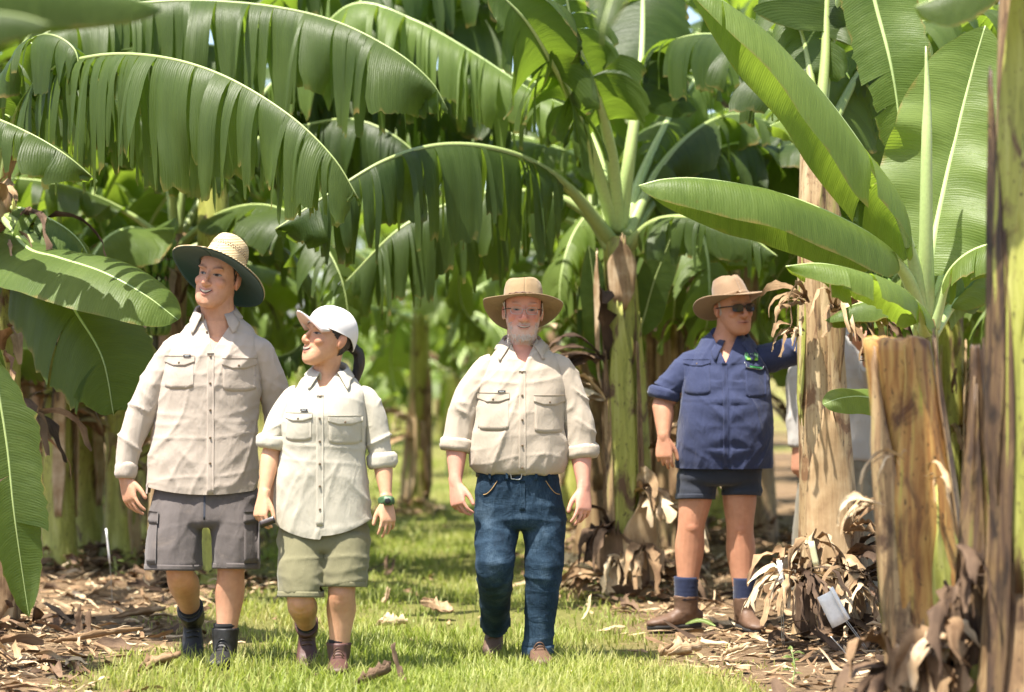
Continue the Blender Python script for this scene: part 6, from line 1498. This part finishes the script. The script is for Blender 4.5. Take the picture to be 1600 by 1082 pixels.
# ================================================================ person half hidden behind the tan stem
def hidden_man():
    s = Person(1302, 14.2, 'person in grey shirt and khaki trousers mostly hidden behind the tan stem', .0065, skin=(.50, .27, .17)); J = s.J
    s.blush, s.lips = .6, .5
    s.head(1312, 452, .0, 20, -8, 0, 1.05)
    s.neck(J(1306, 508, .03), .08, .06)
    sp = [(718, 1247, 1366, 0, .13, 2.25), (650, 1250, 1364, 0, .13, 2.25), (580, 1250, 1364, 0, .13, 2.25), (540, 1255, 1360, .01, .12, 2.2), (524, 1268, 1346, .02, .1, 2.2), (512, 1282, 1330, .03, .085, 2), (502, 1288, 1325, .03, .078, 2)]
    s.parts.append(ring_loft(s.rings(sp, .026)))
    A = (J(1276, 550, .02), J(1248, 625, .0), J(1246, 708, -.04)); B = (J(1340, 550, .02), J(1368, 610, -.02), J(1352, 548, -.28))
    s.parts += [arm_parts(*A), arm_parts(*B, ref=(0, 1, 0))]
    s.parts += hand_parts(A[2], (0, -.1, -1), (.75, -.65, 0), (.65, .75, 0), 1.1); s.parts += hand_parts(B[2], J(1338, 520, -.4) - B[2], (-1, 0, .2), (0, -.5, .6), 1.1)
    l, r = (J(1275, 730), J(1262, 830, 0), J(1256, 915, 0)), (J(1335, 730), J(1344, 830, 0), J(1348, 915, 0))
    s.parts += leg_parts(s, *l) + leg_parts(s, *r)
    s.finish_body(); s.features()
    s.hair_shell(lambda x, y, z: (y > .02 and -.05 < z < .03), M_HAIRB, .003, 5)
    sl = [limb([J(1270, 538, .02), J(1252, 585, .01), J(1247, 640, .0), J(1246, 700, -.03)], [.08, .078, .07, .052], m=20), limb([J(1342, 538, .02), J(1362, 575, 0), J(1368, 610, -.02), J(1358, 570, -.2)], [.08, .075, .068, .055], m=20)]
    o, b = s.garment('shirt', [ring_loft(s.rings(sp))] + sl, M_SHIRT5, .011, 4, None, None, wrinkle(.008, 83))
    s.collar(b, np.array(s.hp(0, .03, -.115)) + [0, .0, .0], .076, .074, M_SHIRT5, o)
    rr = s.rings([(705, 1254, 1360, 0, .12, 2.25), (740, 1252, 1360, 0, .12, 2.25), (760, 1255, 1358, 0, .11, 2.25)])
    s.garment('trousers', [ring_loft(rr), limb([J(1278, 740), J(1264, 830, 0), J(1256, 925, 0)], [.11, .095, .085], m=20), limb([J(1336, 740), J(1344, 830, 0), J(1348, 925, 0)], [.11, .095, .085], m=20)], M_TROU5, .011, 4, wr=wrinkle(.008, 93))
    s.boot(l[2] + [0, 0, .01], -10, 0, M_BROWNL, 1.1, .07, False); s.boot(r[2] + [0, 0, .01], 10, 0, M_BROWNL, 1.1, .07, False)
    s.hat('felt_hat', M_FELT, .047, .083, .101, .008, .1, lambda ph: (.17 + 0 * ph, .18 + 0 * ph), lambda ph, t: -.01 * t + .015 * t * t * np.sin(ph) ** 2, crown_prof(.1, [(0, 1, 0), (.55, .88, .66), (.75, .75, .88), (.9, .45, 1.0), (1, .02, 1.0)]))
hidden_man()

# ================================================================ ground cover and small things
rng = np.random.default_rng(5)
def on_ground(px, py):
    """depth at which the photo's pixel row meets flat ground"""
    return CH * F / (py - 560)
# ---- grass blades
def grass():
    xs_, ys_, hs_ = [], [], []
    for (y0, y1, dens, hh) in ((9.3, 12.2, 5600, .082), (12.2, 15, 3000, .07), (15, 20, 1300, .07), (20, 28, 420, .075), (28, 42, 120, .09)):
        n = int((y1 - y0) * 5.0 * dens); y = rng.uniform(y0, y1, n); a, b = alley(y); x = rng.uniform(a - 1.0, b + 1.2)
        w = fbm(np.stack([x * 1.3, y * 1.3, x * 0], -1), 9, 3) * .28; e = np.minimum(x - a, b - x) + w
        dn = .55 + .45 * vnoise(np.stack([x * 2.2, y * 2.2, x * 0], -1), 21); keep = rng.uniform(0, 1, n) < sst(-.42, .30, e) * np.clip(-.02 + .85 * dn + .65 * vnoise(np.stack([x * .9, y * .9, x * 0], -1), 61), .05, 1)
        # nearly bare worn patch in front of the left-hand plants
        xs_.append(x[keep]); ys_.append(y[keep]); hs_.append(np.full(keep.sum(), hh) * (.45 + .55 * sst(-.3, .3, e[keep])))
    x, y, h = map(np.concatenate, (xs_, ys_, hs_)); n = len(x)
    h = h * rng.uniform(.3, 1.25, n) ** 1.3 * (1 + .35 * vnoise(np.stack([x * 3, y * 3, x * 0], -1), 8))
    a = rng.uniform(0, 6.28, n); bend = rng.uniform(.15, 1.0, n) * h; w = rng.uniform(.0022, .0045, n) * (1 + .04 * np.clip(y - 12, 0, 30))
    z = ground_z(x, y); d = np.stack([np.cos(a), np.sin(a)], 1); s = np.stack([-d[:, 1], d[:, 0]], 1)
    V = np.zeros((n, 5, 3)); 
    for k, (t, ww) in enumerate(((0, 1), (0, -1), (.55, .8), (.55, -.8), (1, 0))):
        V[:, k, :2] = np.stack([x, y], 1) + d * (bend * t ** 2)[:, None] + s * (w * ww)[:, None]; V[:, k, 2] = z + h * t * (1 - .25 * t * (bend / h))
    b = np.arange(n)[:, None] * 5; Q = b + np.array([[0, 1, 3, 2]]); T = b + np.array([[2, 3, 4]])
    r = np.repeat(rng.uniform(0, 1, n) * .7 + .3 * (vnoise(np.stack([x, y, x * 0], -1), 4) * .5 + .5), 5)
    dry = np.repeat(np.clip(.45 + .6 * vnoise(np.stack([x * .9, y * .9, x * 0], -1), 31) - np.minimum(x - alley(y)[0], alley(y)[1] - x) * .5, 0, 1) * rng.uniform(0, 1, n), 5)
    m, nt, bs, out = mat('grass_blade'); at = N(nt, 'ShaderNodeAttribute', attribute_name='rnd'); ad = N(nt, 'ShaderNodeAttribute', attribute_name='dry')
    g = ramp(nt, at.outputs['Fac'], [(0, (.13, .15, .024, 1)), (.5, (.235, .285, .06, 1)), (1, (.43, .42, .15, 1))]); c = mixc(nt, ad.outputs['Fac'], g, (.42, .33, .16, 1))
    nt.links.new(c, bs.inputs['Base Color']); bs.inputs['Roughness'].default_value = .5; bs.inputs['Specular IOR Level'].default_value = .3
    tr = N(nt, 'ShaderNodeBsdfTranslucent'); nt.links.new(mixc(nt, 1.0, c, (1.5, 1.7, .9, 1), 'MULTIPLY'), tr.inputs[0]); mx = N(nt, 'ShaderNodeMixShader'); mx.inputs[0].default_value = .4
    nt.links.new(bs.outputs[0], mx.inputs[1]); nt.links.new(tr.outputs[0], mx.inputs[2]); nt.links.new(mx.outputs[0], out.inputs[0])
    o = add('grass', np_mesh('grass', V.reshape(-1, 3), [Q, T], attr={'rnd': r, 'dry': dry}), m); tag(o, 'sunlit green grass of the lane the people walk on', 'grass', kind='stuff')
grass()
# ---- leaf litter under the rows
STEMS = [(o.location.x, o.location.y) for o in scene.objects if o.parent is None and o.type == 'EMPTY' and o.get('category') in ('banana plant', 'stump') and o.location.y < 24]
def litter(name, n, mt, label, lw, seed, heap):
    r = np.random.default_rng(seed); items = []
    while len(items) < n:
        if r.uniform() < heap:
            q = STEMS[r.integers(len(STEMS))]; rad = abs(r.normal(0, .38)); a = r.uniform(0, 6.28); x, y = q[0] + rad * math.cos(a), q[1] + rad * math.sin(a) - .05; z = .16 * math.exp(-(rad / .3) ** 2) * r.uniform(0, 1)
        else:
            y = r.uniform(9.2, 21); f = y * 830 / F; x = r.uniform(-f, f); z = .0; rad = 1
            a, b = alley(y); e = min(x - a, b - x) + float(fbm(np.array([[x * 1.3, y * 1.3, 0]]), 9, 3)[0]) * .28
            if r.uniform() < sst(-.3, .15, e) * .965: continue
        if abs(x) > y * .26: continue
        ln = r.uniform(*lw[0]); w = r.uniform(*lw[1]); az = r.uniform(0, 6.28)
        G, uv = strip_piece(r, (x, y, z + .012 + float(ground_z(np.array([x]), np.array([y]))[0])), (math.cos(az), math.sin(az), r.uniform(-.05, .35)), ln, w, r.uniform(-.9, .9), r.uniform(-1.6, 1.6), 6, r.uniform(-.1, .5), r.uniform(.2, 1.2))
        G[..., 2] = np.maximum(G[..., 2], .004 + z * .4); items.append((G + .01 * vnoise(G * 16, seed)[..., None], uv, r.uniform(0, 1)))
    o = add(name, strips_mesh(name, items), mt); tag(o, label, 'leaf litter', kind='stuff')
litter('dry_leaf_litter', 6500, M_DRY, 'brown curled scraps of dry banana leaf covering the soil under the rows', ((.03, .20), (.004, .022)), 51, .45)
litter('pale_leaf_litter', 2600, M_TAN, 'pale straw-coloured shreds of dead leaf scattered under the rows', ((.03, .16), (.002, .010)), 52, .3)
litter('rotten_leaf_litter', 1500, M_DARKDRY, 'dark rotting leaf heaps round the feet of the stems', ((.06, .30), (.008, .035)), 53, .85)

# ---- single dead leaves lying on the grass
def curled(px, py, ln, w, az, label, seed, mt=M_DRY, rise=.3, sag=.6, curl=.7, tw=1.0, lift=.03, name='dead_leaf', n=3):
    d = on_ground(px, py); p = P(px, py, d); r = np.random.default_rng(seed); o = empty(name, (p.x, p.y, 0)); tag(o, label, 'dead leaf')
    for k in range(n):
        a = az + r.uniform(-.5, .5) * (n > 1)
        G, uv = strip_piece(r, (r.uniform(-.02, .02), r.uniform(-.02, .02), lift), (math.cos(a), math.sin(a), .15), ln * r.uniform(.7, 1), w * r.uniform(.6, 1), curl * r.uniform(.6, 1.2), tw * r.uniform(.5, 1.4), 12, rise, sag)
        G = G + .006 * vnoise(G * 22, seed + k)[..., None]; G[..., 2] = np.maximum(G[..., 2], .003)
        V, Fs = shell(G, .0025); uv2 = np.vstack([uv.reshape(-1, 2)] * 2)
        add('leaf_strip', rnd_mesh('leaf_strip', V, Fs, uv2, np.full(len(V), r.uniform(.2, .9))), mt, o)
curled(632, 1072, .20, .030, 2.6, 'dark arched dead leaf curl standing up from the grass near the bottom edge', 1, M_DARKDRY, 2.6, 2.6, .8, .2, .01, n=1)
curled(560, 1080, .22, .05, .2, 'dark crumpled dead leaf in the grass at the bottom edge', 2, M_DARKDRY, .5)
curled(222, 1058, .20, .035, .4, 'two-curl dead brown leaf between dry soil and grass, in front of the black boots', 3, M_DRY, 1.2, 2.2, 1.1, 2.4)
curled(705, 970, .18, .03, 2.9, 'brown clump of shredded dead leaf beside the rear boot of the man in jeans', 4, M_DRY, .5, .8, .5, 1.5, .05, n=9)
curled(598, 950, .12, .02, .7, 'small upright rust-brown leaf scrap behind the woman', 5, M_DRY, 1.2, .2)
curled(590, 986, .15, .03, .1, 'flat pale dead leaf on the grass beside the olive shorts', 6, M_TAN, .1, .3)
curled(605, 905, .2, .02, 1.2, 'dark twig-like leaf rib on the far grass behind the woman', 7, M_DARKDRY, .8, .5)
curled(905, 975, .16, .02, .9, 'pale upturned leaf tip near the central stem', 8, M_TAN, 1.6, .4, .5, .5, n=1)
curled(1035, 1035, .18, .05, .2, 'brown dead leaf at the grass edge before the man in blue', 9, M_DRY, .3)
curled(925, 905, .30, .09, 2.9, 'big tan fallen sheath lying behind the man in jeans', 10, M_TAN, .5, .8, .9, .3, .05, n=2)
curled(90, 1012, .5, .03, .2, 'long brown leaf stalk lying on soil by the left plants', 11, M_DRY, .1, .2, .4, .4)
curled(132, 998, .2, .03, 1.6, 'short black rotten stub standing on the soil at left', 12, M_DARKDRY, 4.0, .0, .6, .2, .0, n=2)
curled(180, 975, .3, .03, .1, 'brown leaf strips on the soil behind the black boots', 13, M_DRY, .2, .4)
curled(1130, 1035, .2, .02, .3, 'thin dry leaf strip on bare soil before the wire tags', 14, M_TAN, .2, .3)
# ---- green leaf pieces
def green_piece(px, py, ln, w, az, label, seed, el=.1):
    d = on_ground(px, py); p = P(px, py, d); o = empty('green_leaf_piece', (p.x, p.y, 0)); tag(o, label, 'leaf')
    q = [(0, 0, .04), (ln * .5 * math.cos(az), ln * .5 * math.sin(az), .06 + el * ln * .6), (ln * math.cos(az), ln * math.sin(az), .03 + el * ln)]
    banana_leaf(o, q, w, M_YOUNG, n=16, ns=4, t0=.02, up=(0, -.6, .8), droop=.2, seed=seed, pr=.005, name='blade')
green_piece(1118, 990, .16, .016, 2.9, 'small bright green leaf sliver on the soil by the brown boots', 1)
green_piece(955, 925, .2, .045, 3.0, 'green leaf fragment lying at the foot of the central stem', 2)
green_piece(300, 905, .34, .035, 1.1, 'green blade of a young shoot rising behind the charcoal shorts', 3, 1.0)
# ---- seedling at the lower right
def seedling(px, py, hgt, label, seed):
    d = on_ground(px, py); p = P(px, py, d); o = empty('seedling', (p.x, p.y, 0)); tag(o, label, 'seedling'); r = np.random.default_rng(seed)
    add('stem', np_mesh('stem', *tube([(0, 0, 0), (.01, 0, hgt * .5), (-.005, 0, hgt)], .003, 6)), M_RIBY, o)
    for k in range(7):
        z = hgt * (.25 + .75 * k / 6); a = k * 2.4; ov = np.array([math.cos(a), math.sin(a) * .6, 0]); b0 = np.array([0, 0, z]); ln = r.uniform(.035, .06)
        banana_leaf(o, [b0, b0 + ov * ln * .6 + [0, 0, .015], b0 + ov * ln * 1.3 + [0, 0, .005]], .018, M_YOUNG, n=10, ns=3, t0=.15, droop=.3, seed=seed + k, pr=.002)
seedling(1238, 1068, .15, 'small green seedling with rounded leaves on the soil at lower right', 3)
seedling(180, 905, .13, 'little green weed among dead leaves at the foot of the left stems', 9)
# ---- labelled wire stakes
M_TAGW = plain('white_plastic_tag', (.78, .78, .75), .4); M_TAGY = plain('yellowed_plastic_tag', (.62, .60, .36), .45); M_WIRE = plain('galvanised_wire', (.42, .42, .40), .35, .8)
def stake(pts, label, tags, wires=2, r=.0022, depth=None):
    b = P(*pts[0]); o = empty('wire_stake', (b.x, b.y, max(0.0, b.z))); tag(o, label, 'plant tag'); L = o.location
    for k in range(wires):
        off = Vector((.010 * k, 0, 0)); add('wire', np_mesh('wire', *tube([tuple(P(*q) - L + off) for q in pts], r, 6)), M_WIRE, o)
    for (a, c, w, mt) in tags:
        A, B = np.array(P(*a) - L), np.array(P(*c) - L); ax = nrm(B - A); sd = nrm(np.cross(ax, [0, -1, 0])) * w / 2
        n = np.array([0, -.006, 0]); G = np.array([[A + sd * u + (B - A) * t + n + np.array([0, .004 * u * u, 0]) for u in (-1, -.5, 0, .5, 1)] for t in np.linspace(0, 1, 5)])
        add('tag', np_mesh('tag', *shell(G, .002)), mt, o)
stake([(1222, 1012, 12.1), (1220, 940, 12.1), (1219, 880, 12.1)], 'upright wire stake with a narrow white tube tag before the leaned-on stem', [((1224, 925, 12.08), (1217, 876, 12.08), .026, M_TAGW), ((1212, 908, 12.07), (1222, 902, 12.07), .02, M_TAGW)])
stake([(1352, 1015, 11.8), (1335, 990, 11.8), (1290, 930, 11.8)], 'leaning wire stake with a broad white label and a narrow white tag', [((1312, 976, 11.76), (1288, 928, 11.76), .082, M_TAGW), ((1325, 968, 11.74), (1298, 918, 11.74), .022, M_TAGW)])
stake([(1282, 905, 12.2), (1276, 885, 12.2), (1268, 846, 12.2)], 'yellowed plastic tag on a wire against the tan stem', [((1276, 887, 12.18), (1267, 846, 12.18), .032, M_TAGY)], 1)
stake([(1345, 1058, 11.0), (1320, 1020, 11.0), (1298, 995, 11.0)], 'bare pale wire leaning over litter at lower right', [], 1)
stake([(176, 945, 14.3), (172, 880, 14.3), (166, 826, 14.3)], 'thin white stake standing in litter by the left stems', [((172, 880, 14.28), (166, 826, 14.28), .012, M_TAGW)], 1)
# ---- tent of dead leaves beside the leaned-on stem
hp = tag(empty('dead_leaf_heap', (P(1255, 560, 12.2).x, 12.2, 0)), 'tent-shaped heap of hanging dead leaves beside the wire tags', 'dead leaves')
for k, (px, py, az, ln, w, mt) in enumerate([(1240, 905, -1.2, .42, .035, M_TAN), (1242, 904, -.8, .42, .035, M_DRY), (1246, 904, -.3, .40, .04, M_DRY), (1250, 904, .3, .42, .04, M_DARKDRY), (1256, 906, .9, .45, .035, M_DRY), (1250, 903, 1.3, .5, .035, M_TAN), (1340, 905, -.3, .38, .05, M_DRY), (1350, 900, .5, .4, .05, M_DARKDRY), (1360, 905, -.6, .38, .055, M_DRY), (1330, 920, .2, .35, .045, M_TAN), (1375, 930, .2, .4, .055, M_DRY), (1305, 945, -.3, .3, .04, M_DARKDRY), (1252, 906, .1, .42, .03, M_DARKDRY)]):
    dead_leaf(hp, tuple(P(px, py, 12.2) - hp.location), az, ln, w, 300 + k, mt, 'hanging_leaf', .75, 1.0, 3)

bpy.data.scenes.remove(WORK)
